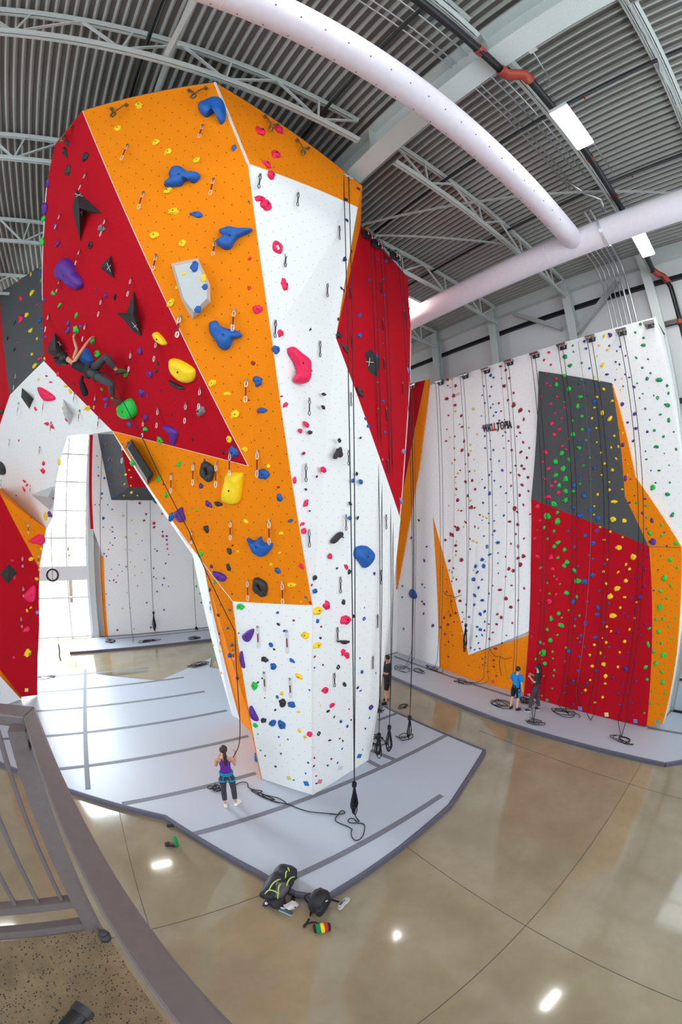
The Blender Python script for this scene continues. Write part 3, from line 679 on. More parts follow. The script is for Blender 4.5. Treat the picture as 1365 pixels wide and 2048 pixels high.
HSETS = [
# (origin x, origin y, scale, {colour: 'x,y,rx[,ry][*o]'})
(0, 0, .5055, dict(y='552,418,15,12 468,508,13,11 618,563,14,12 666,601,15,12 779,634,11,13 664,754,15,13 689,836,20,15 612,930,16,16 722,963,13,15 676,1199,16,14 701,1138,7,9',
  b='926,585,8,14 985,797,6 776,847,28,14', p='989,1023,9,7 989,1140,9,7 1020,1223,17,19 1031,520,16,16 1104,515,14,15 1087,610,15,17 1053,648,15,15 1073,695,14,17 1028,786,19,11 1050,812,17,22 1095,980,19,27o 1125,1128,13,25 1108,1318,10,14 1131,1231,6',
  d='1295,978,6 1265,1031,6 1257,1155,9,11 1228,1303,6 1352,1140,6', k='265,565,11,12 261,603,12,12 341,618,13,15 272,675,8,20 358,969,10,15o', e='404,903,13,13',
  u='222,896,8,9 229,965,10,9 418,1165,8,10 380,1143,4', g='212,1160,8 237,1206,9,8 302,1250,9 303,1305,8,14', b2='271,1280,8 271,1305,9 320,1290,6')),
(0, 600, .3663, dict(g='507,222,11,15 533,288,14,21 689,400,15,13 557,486,10,9 795,706,13,12 878,765,17,15 977,893,15,13 868,977,12,15 908,1066,12,15 1081,1150,7', b='374,130,9,11 375,165,11,14 440,142,9,7 710,678,10,13 580,540,11 580,574,11 560,450,10,7 936,1180,20,20 850,1098,12,14 222,110,9,15 232,160,10,12 250,204,8,10',
  u='766,275,11,20 818,402,16,16 776,506,14,18 808,526,9 797,634,13,16 930,392,6 951,541,6 275,1170,9,16', k='700,320,6 863,347,8,14 855,385,9,12 880,495,7 940,627,7 1050,760,6,12 406,457,9 1218,828,6,18 895,1005,6 82,123,9 40,210,8,12 80,270,9,13 10,610,10,12 90,1067,4',
  e='1097,600,24,26', y='1252,755,14,20 151,78,9,18 172,165,10,14 178,295,9,13 204,210,9,13 190,360,13,14 244,318,7,12 212,433,6,12 386,500,10,12 360,470,12,8 480,588,16,14 342,590,5,12 280,1040,10,14 250,1177,15,13', y2='325,880,7,22',
  p='120,100,10,24 204,25,9 222,318,12,14 98,230,5 136,296,5 253,414,10,7 278,448,10,6 194,593,10 258,673,11 285,688,11 240,888,8,14 237,931,9,16 132,987,12,9 148,1010,11,9 131,1030,11,10 104,766,5 225,1097,8,6 293,1083,5 370,652,13,11 318,402,10,14')),
(0, 280, .1757, dict(p='223,1610,16,18 240,1803,22,28 427,1880,20', y='357,1528,20,22 375,1733,26,30 315,1985,14,36', u='548,500,14,50 518,775,20,80', g='500,895,22,30 488,1155,18,50 470,1450,14,28 473,1600,14,30', b='465,1515,14,36 505,1815,14,26')),
(400, 600, .3663, dict(y='68,452,23,20 147,513,22,13 192,623,26,20 248,814,16,13 374,905,13,13 253,1208,12,12 445,1273,13,11', b='320,440,27,26 340,600,26,17 350,950,29,27 436,1080,17,27 495,1203,15,11 413,270,18,26 835,985,9,12 879,993,12,12 820,1190,10,12 188,828,20,26',
  r='291,345,13,10 268,547,9,7 429,1021,9,8 470,58,8 446,525,9,7 567,837,9', k='38,1246,17,17 103,1110,18,16 755,832,27,28 676,515,12,10 674,587,11,11 601,722,11,13 762,766,10,15 857,951,9,12 863,1187,9,10', d='600,160,7 607,384,7 877,752,6,8 639,963,7 580,1034,7 600,1152,7',
  u='30,878,11,10 8,1015,10,15 52,1113,16,18', p='439,180,14,18 466,570,14,13 583,678,15,16 549,712,11,16 674,927,14,16 517,985,11,17 579,1109,15,15 557,1223,14,11')),
(380, 1000, .3663, dict(u='120,362,9,12 988,1130,10,15', y='265,282,9,8 490,289,11,9 445,352,9,12 557,460,24,14 608,556,6 632,737,22,18 598,962,18,14 503,1055,10,11 594,1155,11,7 602,1258,10,12 632,1293,10,9 694,790,20,17 696,600,22,24 713,1123,5', k='217,278,12,17 214,368,10,19 235,248,6 231,512,5 485,678,11,9 459,815,8,10 410,870,18,14 373,994,7 396,973,6 410,1080,4 468,1146,8,6 508,1106,17,24 403,1200,15,14 535,1306,5 267,727,5 916,95,10,12 682,424,11,14 872,392,10,13 838,557,9,15 893,632,9,12 844,773,33,12 809,912,9,14o 845,1006,11,12 756,1153,11,9 703,1275,9,13o 764,1311,9,7 878,20,10,12',
  b='481,385,15,15 634,529,8,9 480,615,10,11 517,714,9,7 444,790,13,12 561,875,15,12 458,907,15,18 477,1075,10,11 559,1118,19,16 452,1213,18,18 503,1225,18,23 486,1293,6 654,1037,8,6 876,98,9,12 1007,403,8,10 681,498,15,16 698,660,10,13 951,648,8,11o 680,916,6,8 928,864,5 940,938,9,11 932,1040,8,7 824,1208,7,9 860,1235,7,9 1016,945,5 981,1188,5 838,203,6', g='58,293,16,13 44,58,7 278,580,20,18 356,1013,20,16 360,1228,12,14 372,1278,6',
  p='612,130,16,11 622,167,15,19 613,363,17,12 633,18,14,15 748,578,21,20 848,650,25,27 838,828,12,17 855,845,13,20 766,310,13,14 853,363,12,14 738,1034,15,19 779,1118,15,12 655,1276,13,15', r='656,560,9 568,658,8,9 667,463,7 717,690,6,8 683,855,8,6 869,1141,5', d='655,60,7 805,373,7 713,753,7 727,900,6 789,1183,6 954,588,4 881,1201,6 916,1024,7 958,1248,5')),
(380, 1000, .3663, dict(b='218,600,7 204,698,8 228,792,9 216,847,9,14 62,560,5', k='152,628,8,11 107,490,8,10 160,727,7 95,405,6', y='165,823,7 113,710,6 140,888,6 172,940,7,10', u='165,572,5 258,970,7,10', g='135,447,9,8 258,775,6,11 35,470,6,9 58,510,6,10 128,790,5,8 138,850,6,9')),
(400, 1460, .2491, dict(b='635,55,10 872,261,11,9 849,347,9 755,402,9 1142,150,9 1107,262,8', k='706,76,9 652,188,9 608,292,11,9 526,207,7 644,125,4 1042,82,13,10 1148,86,9 1026,283,9 915,288,10 935,428,11,9 1308,158,5', g='488,163,9 465,33,10', r='920,222,9,9 1123,68,9,10 1056,232,8,8 934,369,10,9', p='965,412,1,1')),
(640, 320, .1855, dict(b='619,1068,14,18 715,1088,17,20 528,1297,14,22 680,1280,13,17 688,1453,15,17 424,1672,20,24 426,1890,22,32 627,1837,17,20 680,1975,8', k='235,1636,13,14 198,1715,10,20 195,1885,34,36 268,2030,36,26 418,315,19,17 280,428,20,20 340,985,14,20 232,1378,12 257,1408,12,20', d='293,655,20,18 265,1065,24,28 78,940,14,14')),
(640, 700, .1855, dict(b='597,62,22,22 681,553,17,24 491,741,15,18 520,820,17,20 701,890,17,22', k='428,455,36,44', e='619,348,11 630,632,11 676,1180,10,14', l='960,232,25,28 900,1090,20,32 877,1630,28,34')),
(0, 1000, .3663, dict(p='145,705,18,13 75,858,8,13 70,330,12,8 80,425,6,14', y='224,266,9,13 170,322,13,11 200,430,11,10 213,378,8,6 168,586,9 149,603,10,11 152,835,20,18', l='203,615,10,14', k='98,520,4 45,860,6 142,803,4', r='168,97,6')),
(60, 840, .2343, dict(b='572,307,6 585,402,6 636,495,12 614,628,11 665,724,7 557,724,6 702,762,8 628,838,14 628,915,6 705,955,8 685,1048,6 706,1068,7 633,1142,8 653,1163,8 763,1237,6 695,1275,7 750,1330,6 680,1370,7 651,1484,6 676,1577,6 622,140,11 622,270,13 683,420,15 675,340,12 688,552,10 708,650,11 745,625,8 739,550,6 722,262,5 655,172,6 908,272,24,22 968,368,18 1020,480,16,14 837,205,11,26',
  r='585,475,9 592,724,6 610,667,8 704,915,7 685,935,5 938,711,13,11 991,803,11 973,858,14,12 1062,915,10,14 670,1105,6 726,1007,8 822,1252,7 716,1367,8 736,1385,8 958,1030,6 980,1192,6 677,170,7 653,213,9 731,380,8 742,493,9 765,590,8 776,296,6', p='1060,880,14,16 1127,800,11 1136,990,12,16 1170,1060,10 1173,1100,9 1185,1150,7 1183,1420,7 683,323,9 701,340,9',
  o='797,817,8 869,855,9 820,998,13,15 906,971,8 816,1104,6 853,1104,6 870,1118,6 923,1062,6 857,1213,6 895,1252,7 953,1303,8 897,1327,6 919,1415,8 832,1475,6 790,1608,8 858,1603,7 888,1783,8', y='848,425,10 820,465,11 862,488,9 809,548,11 860,560,10 868,615,13,15 805,643,11,8 916,643,8 872,685,13,8',
  u='1133,952,9 1168,990,12 1168,1022,10 1085,1117,9 1067,1100,6 1160,1225,8 1055,1265,8 1055,1338,8 1078,1353,6 1146,1352,9 1133,1407,8 1085,1463,8 997,1558,8 1145,1620,9 786,1292,6', g='878,217,12 882,365,18,26')),
(860, 720, .1855, dict(r='194,213,18,13 196,275,12,13 284,278,16,18 260,385,17,24 188,420,21,20 281,490,20,18* 204,596,11 343,599,18,16 320,693,10 350,722,18,16 185,748,10 271,823,11 180,873,14 374,877,11,22 266,949,12 348,970,18,22 420,1020,12,28 272,1076,11 386,1122,10,13 331,1190,11 431,1200,10,16 280,1262,11 390,1312,18,20 462,1297,16,18 490,1392,15,18 287,1390,17,13 413,1465,10,22 306,1511,17,22 450,1585,20,24 488,1592,10,14 345,1630,20,22* 543,1668,11,14 388,1748,18,14 490,1797,14,12 277,1798,18,17 305,1820,18,26 240,1883,25,22 172,1942,14,17 437,1928,12 280,1998,17 764,68,24,14 824,110,16,18 774,198,11 860,195,16,18 805,280,20,22 905,355,16 848,432,15 912,485,22,28 746,465,14 773,550,13 979,542,27,22 1076,551,12,18 1018,638,12,24 810,643,8,13 955,722,17,20 820,777,13 977,783,16 938,822,10,13 855,872,13 1008,885,20,17 888,973,16 1074,949,14 984,990,20,18 1051,1052,15,18 930,1140,13 992,1138,20 1021,1172,18 874,1215,13 966,1242,22,20 1063,1265,15,18 879,1357,12 1000,1350,20,18 1068,1410,14,18 974,1458,15,20 1013,1560,14,18 918,1600,22,24 945,1640,20,17 863,1742,22,13 952,1773,18,22 930,1877,14 1017,1922,14 877,1980,13 955,2010,14,22o',
  b='660,162,16,25 690,190,13 588,280,11,15 670,288,12 568,378,12 652,388,12,15 598,463,13 685,476,11,14 655,514,14,16 717,562,13,16 688,602,14,12 561,605,9 753,653,11,14 660,700,13 565,733,9 596,820,12,17 735,760,11,16 791,817,10 655,871,10 600,949,12 690,969,13,15 801,949,10 660,1070,13,15 750,1090,11,18 780,1187,17,23 671,1203,11 643,1240,13 700,1302,11,14 566,1288,9 595,1377,13 766,1368,13 650,1440,16,26 825,1433,14,12 857,1535,12 578,1540,14 712,1572,11,18 638,1655,11 800,1677,13 563,1727,12,8 696,1735,13 638,1760,13 527,1813,11,8 700,1842,15 585,1898,10 678,1885,11 736,1968,24,22* 620,2012,15,22o',
  o='240,205,14 225,300,13,11 312,367,16 277,552,13 473,528,17 426,730,12 512,803,11,14 217,832,10 440,912,12,15 443,980,15,14 478,1073,11 243,1112,13 486,1195,10,14 305,1221,13 275,1322,12,14 283,1453,9,13 437,1518,18 311,1618,12 578,1686,13 616,1703,13 207,1571,8 366,1797,9,13 471,1948,18 510,1968,14 290,1955,12 538,1320,7')),
(860, 1060, .1855, dict(r='440,205,13 285,228,17,12 210,330,20 345,318,18,26 258,410,12,15 240,455,10 290,532,10,14 238,555,10 322,657,17,22 326,763,22,16 183,663,8,16 182,533,7 140,405,8 113,467,7 238,768,10 280,893,15 225,916,11,20 207,878,6 160,945,13,16 122,1048,15 195,1018,17 262,990,8,12 160,1122,16 228,1095,7 245,1130,10 203,1205,12,16 168,1238,8 248,1248,10 203,1365,11 355,885,11 351,990,12 958,180,15,20o 957,300,21 1018,283,25,20 978,370,22,26 858,417,20 902,438,24,22* 876,150,13 820,288,10,15 820,503,11,14 884,597,15,10 760,642,25,17 1020,627,12,20 820,740,22,26 958,757,13 880,830,24,19 730,905,15 773,940,17,20 636,1013,16,11 724,1015,16 891,1002,14 589,1082,16 685,1103,16,12 827,1135,14,10 643,1172,17 781,1215,13,10 541,1280,12 706,1278,26,14 692,1405,13 692,1470,12 570,1390,9 570,1453,9 627,1525,10 718,1573,10',
  b='648,262,24,18 740,247,13,8 568,318,22,22* 583,388,20,24 495,390,20 515,452,23,17 737,357,9 741,467,10 475,533,23,23* 567,535,13 528,618,17,19 680,600,12 640,684,10,14 490,703,21,18 568,756,23,16 395,805,9,13 483,802,15,20 597,878,18 543,905,20,24 427,935,14 594,987,13 513,1043,20,20* 550,1075,20 568,1133,14 508,1147,12 400,1083,10,18 527,1215,12 446,1267,12,14 485,1290,11 601,1365,8 477,1405,7 601,1430,9 422,1460,9 537,1480,8 652,1290,11',
  o='473,432,13 283,270,14 210,430,11,15 255,516,14,17 282,738,13,15 293,876,10,15 372,953,13,17 350,1115,13,18 185,718,8 210,997,9 220,605,7 602,343,9,12')),
(1145, 620, .1855, dict(t='738,148,17,19 681,243,16,18 773,302,18,14 770,380,29,18 10,383,14,16 18,450,13 695,515,19,16 819,529,16,14 757,622,19,17 846,682,17 810,740,20,23 943,752,38,26 703,790,13 1029,815,18 1043,895,14,20 763,902,11,13 884,923,13 923,948,18,23o 1030,1022,33,25 793,1065,17,14 953,1125,18,15 838,1185,13,18 1045,1185,18,30 890,1300,18 1098,1315,12 988,1367,15,20 910,1475,30,18 1122,1502,17,20 996,1546,10 802,1608,16 1045,1673,12 940,1728,20,18 1056,1858,14 1030,1985,25,24', g='872,1913,30,28 103,750,12o 90,935,27,18 60,1040,18,29 108,1148,24,19 5,1195,15,20 113,1290,20 10,1343,25,22 150,1403,14 80,1483,24,22 190,1590,15 123,1675,15o 85,1875,14 12,1955,24,22*',
  u='415,268,24,28 403,386,13 518,396,14,16 485,444,11,13 576,494,11,14 472,562,13 514,588,12,14 377,692,23,18 573,695,12 618,727,15,10 465,753,12,15 551,820,11,13 670,833,20,17 728,948,11,15 543,1012,20,27 675,1118,23,22 600,1212,17 688,1277,24,22* 815,1312,19,17 660,1410,20,17 548,1452,18,27 792,1523,9,11 850,1730,12,13 903,1862,15,10 516,1300,8 573,1616,10 578,1815,16,32 632,1825,10 672,2000,9,13 790,2035,21,14',
  b='135,338,15,18 153,415,16 104,570,14 190,627,14,17 77,792,15 147,780,16 257,798,15 158,915,18 243,988,27,23 97,1073,14 135,1098,16,11 72,1195,15 253,1200,18 369,1220,16,12 183,1290,24,27 340,1340,14,17 78,1407,17 118,1445,16 310,1463,12 84,1567,15 47,1605,14 277,1585,15 240,1705,18 86,1800,17 207,1835,17 20,1890,22,28 128,2000,30,23',
  y='343,280,19 294,380,17,18 379,430,17 270,495,13 327,594,27,21 484,638,10 539,741,10 525,864,11 242,725,11,16 288,767,11,14 342,853,20 268,938,20,18 431,980,21,18 242,1050,18,13 326,1110,18,26 408,1172,30,23 216,1165,17 262,1272,15,12 456,1357,15,19 269,1425,11,14 424,1482,15,17 502,1473,18 314,1537,14 477,1600,18,15 350,1657,20 438,1725,23,19 318,1778,13 402,1855,13 404,1938,15,19 277,1988,15,21 540,1932,19,13 547,1328,12,20 598,1780,11,14 603,1660,8')),
(1145, 1000, .2442, dict(g='530,22,13 608,47,12,15 615,143,13 735,203,14,18 640,265,18,21 735,290,15,18 855,355,22,14 728,457,10,13 805,490,17,21 862,555,15,18 755,637,20,24 807,700,18,15 728,742,20,17 775,803,14 858,828,8 720,872,18,32 688,975,13,18 745,970,14,18 848,960,8,12 793,1033,10 710,1077,16,18 812,1130,11 732,1173,13,16 668,1240,15,21 750,1267,20,23 688,1337,18,21 733,1405,14,19 745,1490,18 760,1580,10,13 652,1565,10 643,1665,10,17 718,1673,11 735,1757,9 633,1050,17,14 622,1178,15,28 602,1372,20,19 614,1467,14,17 593,1745,10 22,577,22,17 48,663,27,20 38,793,14,17 61,947,12 22,1032,11 48,1130,9', t='820,120,20',
  u='472,22,14,11 578,107,13,17 655,168,14,22 610,238,8 662,340,29,26 757,265,10,6 777,375,12,11 705,572,12,8 670,742,8,9 573,393,11 625,460,8,14 568,530,11 598,568,11 530,638,16 595,705,13 490,800,14 555,797,19,16 518,900,11 420,925,14 450,960,11 605,1018,17,12 372,1083,15 562,1105,11 467,1128,11 365,1210,9 453,1252,11 415,1282,9 508,1325,10,15 437,1375,22,26 335,1453,17,14 415,1502,18,14 517,1485,19,14 377,1582,13 470,1570,9,14 390,1675,14,8 487,1662,12 497,1757,11',
  b='12,60,17 63,125,26,18 153,82,22,22* 210,155,18,28 108,287,18 205,250,18,17o 168,355,24,23 20,383,12 140,452,12 170,481,12 50,542,12 260,523,14 167,613,23,20* 105,672,23,21 220,745,11 12,830,16,22 123,832,13,11 210,880,16,21 207,932,17,20 303,847,11,13 27,977,11 110,1010,14,22o 263,1003,14 75,1110,14,17 190,1123,17,16 67,1165,13,15 97,1200,11 305,1203,14,10 62,1280,12 266,1285,11 50,1398,12 193,1395,14,16 10,1483,12,16 120,1500,11 82,1578,9 12,1672,11',
  y='345,12,28,15 183,50,10,12 180,118,10,12 337,157,21,24 429,168,17,22 231,220,12 315,260,13 413,303,13,11 262,326,17,10 383,388,26,20 504,465,22,22 290,487,10 443,525,15 473,563,15,18 257,583,12,14 377,592,18,14 441,660,17,19 283,685,14 370,724,25,19 315,790,23,19 432,797,17,12 525,836,11,13 395,883,14,18 335,947,28,19 513,966,11 287,1038,13 318,1073,12 472,1060,11,15 252,1130,9 280,1165,14,17 182,1185,17,12 432,1157,14,16 392,1245,12 237,1253,12,16 147,1267,12,14 167,1362,16 258,1347,18,17 375,1367,14 275,1440,14,20 150,1475,11 269,1502,15 112,1557,14 252,1615,13 188,1658,12')),
(800, 600, .4139, dict(p='722,254,9 698,290,7 731,312,8 708,352,6 757,379,7 711,403,8 729,413,7 684,467,6 760,467,7 731,503,9 796,522,6 753,546,6 783,574,7 736,598,10 770,626,10 750,650,10 816,668,8 786,706,8 805,721,8 706,735,11,10 691,782,8 722,814,10 706,867,8 753,880,9 736,897,10 769,932,10 718,951,16,11', t='801,275,11 824,317,10', g='797,365,9 757,408,10,12 818,428,12 796,493,5 785,740,11 819,770,10 756,780,11,14 790,814,11,15 755,846,14,10 803,864,13 772,895,9,14 806,925,14,10 803,966,14,14* 748,985,13')),
(800, 1000, .4139, dict(p='670,32,11 630,68,6 680,98,9 655,185,9 665,145,6 735,278,12 738,333,11 760,383,8 757,455,8 681,437,7 727,490,13 675,500,6 668,272,10 680,330,8 640,660,6 697,695,8 688,770,7', g='715,77,14,17 763,60,9 765,102,12,18 700,133,8,11 746,150,8,10 714,187,8 766,204,11 748,224,10 798,240,10 766,278,9 811,300,11 797,318,10 685,326,6 747,368,5 714,400,6 776,405,6 808,447,12 725,453,7 818,533,7 769,548,10 735,573,9,13 783,568,7 783,605,15,12 715,625,9 764,651,7 730,678,10,12 682,688,9 693,739,13,18 658,768,9 806,711,8 740,733,7 740,765,6 702,788,11 800,778,6 748,822,7 745,848,6 697,850,5 738,911,6 688,945,5', b='815,150,8 818,729,11 800,930,6 805,897,6',
  u='131,225,5 120,293,7 118,502,7 115,549,7 160,606,8 55,182,6 110,408,5', t='12,415,6,7 14,470,5,6 20,622,5,7', k='120,423,4 93,98,6 108,490,5')),
]
def frame_at(x, y, p, n):
    ex = onp(x+2, y, n, p)-onp(x-2, y, n, p); ey = onp(x, y-2, n, p)-onp(x, y+2, n, p)
    ex /= 4; ey /= 4
    X = ex.normalized(); Yv = n.cross(X).normalized()
    ly = abs(ey.dot(Yv)); lx = ex.length
    lim = 1.8*(p-EYE).length/780
    return X, Yv, min(lx, lim), min(ly, lim)
HOLDS = []
for ox, oy, sc, d in HSETS:
    for key, s in d.items():
        for e in s.split():
            kind = None
            if e[-1] in '*o': kind = {'*': 'star', 'o': 'ring'}[e[-1]]; e = e[:-1]
            a = [float(q) for q in e.split(',')]
            rx = a[2]*sc; ry = (a[3] if len(a) > 3 else a[2])*sc
            if rx < .6: continue
            HOLDS.append([ox+a[0]*sc, oy+a[1]*sc, rx, ry, key[0], kind])
_keep = []
for h in HOLDS:      # drop marks noted twice where two views of the photograph overlap
    if not any(abs(h[0]-g[0])+abs(h[1]-g[1]) < .9*min(h[2]+h[3], g[2]+g[3])*.75 and h[4] == g[4] for g in _keep): _keep.append(h)
HOLDS = _keep
def ordinal(n):
    w = ['', 'first', 'second', 'third', 'fourth', 'fifth', 'sixth', 'seventh', 'eighth', 'ninth', 'tenth', 'eleventh', 'twelfth']
    if n < 13: return w[n]
    return '%d%s' % (n, 'th' if 10 <= n % 100 <= 20 else {1: 'st', 2: 'nd', 3: 'rd'}.get(n % 10, 'th'))
rec = []; miss = 0
for h in HOLDS:
    r = hit(h[0], h[1])
    if r is None: miss += 1; continue
    p, n, nm = r
    if nm == 'the white right wall':
        if h[0] < 1075: nm = 'the white right wall above the lettering' if h[1] < 850 else 'the white right wall below the lettering'
        else: nm = 'the white wall right of the grey panel'
    rec.append([h, p, n, nm, h[2]*h[3]])
print('holds', len(rec), 'missed', miss)
groups = {}
for r in rec: groups.setdefault((r[3], r[0][4]), []).append(r)
for g in groups.values():
    g.sort(key=lambda r: -r[1].z)
    for i, r in enumerate(g): r.append(i+1); r.append(len(g))
rec.sort(key=lambda r: -r[4])
KINDS_ = ['blob', 'jug', 'edge', 'horn']; _hm = {}
def hold_obj_mesh(kind, i, key, sub=2):
    k = (kind, i, key, sub)
    if k not in _hm: _hm[k] = hold_mesh(kind, i, HC[key][1], sub)
    return _hm[k]
boltmesh = None
KW = {'star': 'star shaped', 'ring': 'ring shaped', 'blob': 'rounded', 'jug': 'cupped', 'edge': 'wedge shaped', 'horn': 'curved'}
smallb = {}
for idx, (h, p, n, nm, area, k, tot) in enumerate(rec):
    x, y, rx, ry, key, kind = h
    rnd = random.Random(idx*7+3); kd = kind or KINDS_[rnd.randrange(4)]; si = rnd.randrange(4)
    X, Yv, lx, ly = frame_at(x, y, p, n)
    if not kind and abs(rx-ry) < .3*max(rx, ry):
        a = rnd.uniform(-.9, .9); X, Yv = X*math.cos(a)+Yv*math.sin(a), Yv*math.cos(a)-X*math.sin(a)
    sx, sy = max(.016, lx*rx*1.0), max(.016, ly*ry*1.0)
    sz = min(.75*min(sx, sy)+.1*max(sx, sy), .13)
    M = Matrix((( X.x*sx, Yv.x*sy, n.x*sz, p.x), (X.y*sx, Yv.y*sy, n.y*sz, p.y), (X.z*sx, Yv.z*sy, n.z*sz, p.z), (0, 0, 0, 1)))
    if idx < 300:
        col = HC[key][0]
        o = link('climbing_hold', hold_obj_mesh(kd, si, key, 3 if idx < 140 else 2))
        o.matrix_world = M
        size = 'big ' if area > 55 else ''
        if tot == 1: lab = 'lone %s%s climbing hold on %s' % (size, col, nm)
        else: lab = '%s hold on %s, %s %s one from the top' % (col, nm, ordinal(k), col.split()[-1])
        if len(lab.split()) > 16: lab = '%s hold on %s, %s from the top' % (col, nm, ordinal(k))
        if size and tot > 1 and len(lab.split()) < 15: lab = size+lab
        tag(o, lab, 'climbing hold', 'climbing holds on '+nm)
        if rx > 5 and ry > 5 and kd not in ('ring', 'star'):
            if boltmesh is None:
                mb = MB(); mb.tube([(0, 0, -.05), (0, 0, .05)], .16, 8); boltmesh = mb.mesh('bolt')
                boltmesh.materials.append(M_bolt)
            top = max(v.co.z for v in o.data.vertices if math.hypot(v.co.x, v.co.y) < .45)
            b = link('bolt', boltmesh, o); b.location = (0, 0, top-.02)
    else:
        smallb.setdefault(key, []).append((hold_obj_mesh(kd, si, key, 1), M))
if smallb:
    mb = MB((12, 6, 5)); ml = []
    for i, (key, lst) in enumerate(smallb.items()):
        ml.append(HC[key][1]); mb.cur = i
        for me, M in lst: mb.add([M @ v.co for v in me.vertices], [tuple(f.vertices) for f in me.polygons])
    o = mb.build('small_climbing_holds', ml, smooth=True)
    tag(o, 'scatter of the smallest bolted footholds over all the climbing walls', 'climbing holds', kind='stuff')
# ------------------------------------------------------------------ large sculpted holds and volumes traced on their panels
def outline(px, o=(0, 0, 1)):
    return [(o[0]+float(a)*o[2], o[1]+float(b)*o[2]) for a, b in (q.split(',') for q in px.split())]
A_, Z3, Z4, Z7, Z6, ZR, R2, R3, Z5 = (0, 0, .5055), (0, 600, .3663), (400, 600, .3663), (380, 1000, .3663), (0, 1000, .3663), (60, 840, .2343), (640, 700, .1855), (640, 1060, .1855), (80, 640, .1465)
def sculpt(px, o, key, label, h=.16, rough=1.0):
    pts = outline(px, o); cx, cy = sum(p[0] for p in pts)/len(pts), sum(p[1] for p in pts)/len(pts)
    p, n, nm = hit(cx, cy)
    P = [onp(x, y, n, p) for x, y in pts]
    c = sum(P, Vector())/len(P)
    # resample the outline finely, then raise it in rings towards the middle
    Q = arc_pts(P+[P[0], P[1]], 4)[4:]; Q = Q[:len(P)*4]
    m = len(Q); mb = MB(c); vs = []; lv = ((1, -.01), (1, .35), (.9, .68), (.72, .9), (.5, 1.0), (.26, .97)); sd = Vector((cx, cy, 0))
    for s, z in lv:
        for q in Q:
            r = c+(q-c)*s; k = noise.noise((r*5)+sd)*.30*rough if z > .3 else 0
            vs.append(r+n*h*max(-.02, z*(1+k)))
    vs.append(c+n*h*.95); L = len(lv)
    fs = [(i*m+k, i*m+(k+1) % m, (i+1)*m+(k+1) % m, (i+1)*m+k) for i in range(L-1) for k in range(m)]
    fs += [((L-1)*m+k, (L-1)*m+(k+1) % m, L*m) for k in range(m)]
    mb.add(vs, fs)
    ob = mb.build('sculpted_hold', HC[key][1], smooth=True)
    tag(ob, label, 'climbing hold', 'large sculpted holds')
    X, Yv, lx, ly = frame_at(cx, cy, p, n)
    b = MB(c); b.tube([c+n*h*.9, c+n*h*1.02], .018, 8); b.build('bolt', M_bolt, ob)
    return ob
sculpt('790,412 812,405 850,388 878,398 893,425 893,470 880,492 868,485 866,455 845,448 822,465 800,455 787,435', A_, 'b', 'big blue claw shaped hold just below the tower peak', .18)
sculpt('672,690 685,668 715,662 735,675 750,688 790,690 790,710 768,726 738,715 715,738 660,740 655,728 675,708', A_, 'b', 'big blue rock shaped hold in the middle of the upper orange overhang', .17)
sculpt('868,915 905,900 945,905 1000,908 985,925 950,940 930,960 915,985 890,988 862,970 860,955 885,938', A_, 'b', 'big blue wing shaped hold right above the white volume', .17)
sculpt('55,128 90,112 112,140 150,155 200,165 232,190 222,205 185,215 165,260 135,274 105,255 90,225 60,180', Z4, 'b', 'big blue jagged hold just below the white volume', .17)
sculpt('320,205 345,218 368,215 390,197 402,225 430,235 455,238 440,275 405,305 375,295 352,280 335,240', Z7, 'b', 'big blue spiky hold on the lowest part of the orange overhang', .15)
sculpt('900,262 930,248 965,255 995,290 990,330 955,368 935,360 918,335 895,305', Z7, 'b', 'big blue heart shaped hold on the tall white face', .16, .6)
sculpt('228,1060 248,1030 272,1022 295,1050 305,1078 325,1100 331,1130 312,1144 285,1130 262,1105 235,1095', A_, 'u', 'big purple two lobed hold on the red overhang', .2)
sculpt('938,325 955,318 1005,335 1060,372 1070,400 1058,440 1025,447 985,425 945,375', Z3, 'y', 'big yellow smooth hold on the red overhang near its orange edge', .17, .7)
sculpt('843,180 860,174 885,195 912,232 905,246 880,235 850,205', Z3, 'y', 'slanting long yellow hold on the red overhang', .1, .5)
sculpt('1250,945 1325,940 1328,1000 1315,1090 1290,1113 1245,1105 1222,1080 1235,985', Z3, 'y', 'big yellow block shaped hold below the red diamond tip', .16)
sculpt('660,568 708,535 735,558 750,605 738,635 700,645 660,625 655,590', Z3, 'g', "big green hold below the climber's feet on the red overhang", .18, .6)
sculpt('893,685 905,682 935,690 965,712 972,740 955,788 942,785 948,750 945,720 915,705', Z3, 'u', 'purple snake shaped hold low on the red overhang', .08, .5)
sculpt('927,437 945,445 975,460 1005,475 1005,488 980,482 945,468 930,450', Z3, 'k', 'long black hold lying left of the big yellow smooth hold', .07, .5)
sculpt('480,265 495,258 530,285 575,320 592,355 590,438 560,458 520,448 512,425 530,390 515,345 482,290', Z4, 'p', 'big pink bent hold on the tall white face', .15, .4)
sculpt('210,478 225,476 275,505 302,530 300,545 265,552 240,540 222,515', Z3, 'p', 'big pink leaf shaped hold on the white arch', .1, .4)
sculpt('160,222 185,200 215,187 240,195 243,230 225,248 205,240 160,230', Z6, 'p', 'big pink rough hold on the orange strip of the left tower', .16)
sculpt('130,515 165,475 190,465 190,520 180,555 150,555 132,535', Z6, 'p', 'big pink blocky hold near the edge of the red left tower', .15)
sculpt('-30,880 5,882 28,910 32,945 15,952 -30,930', Z3, 'k', 'big black round hold cut by the left edge of the photo', .15, .4)
sculpt('970,680 985,640 1015,642 1050,700 1045,735 1020,740 985,720', R3, 'b', 'big blue oval hold near the inner corner of the right wall', .14, .4)
sculpt('645,380 690,450 740,560 660,600 560,560 555,530 590,480', Z5, 'b', "big blue faceted hold behind the climber's chest", .2)
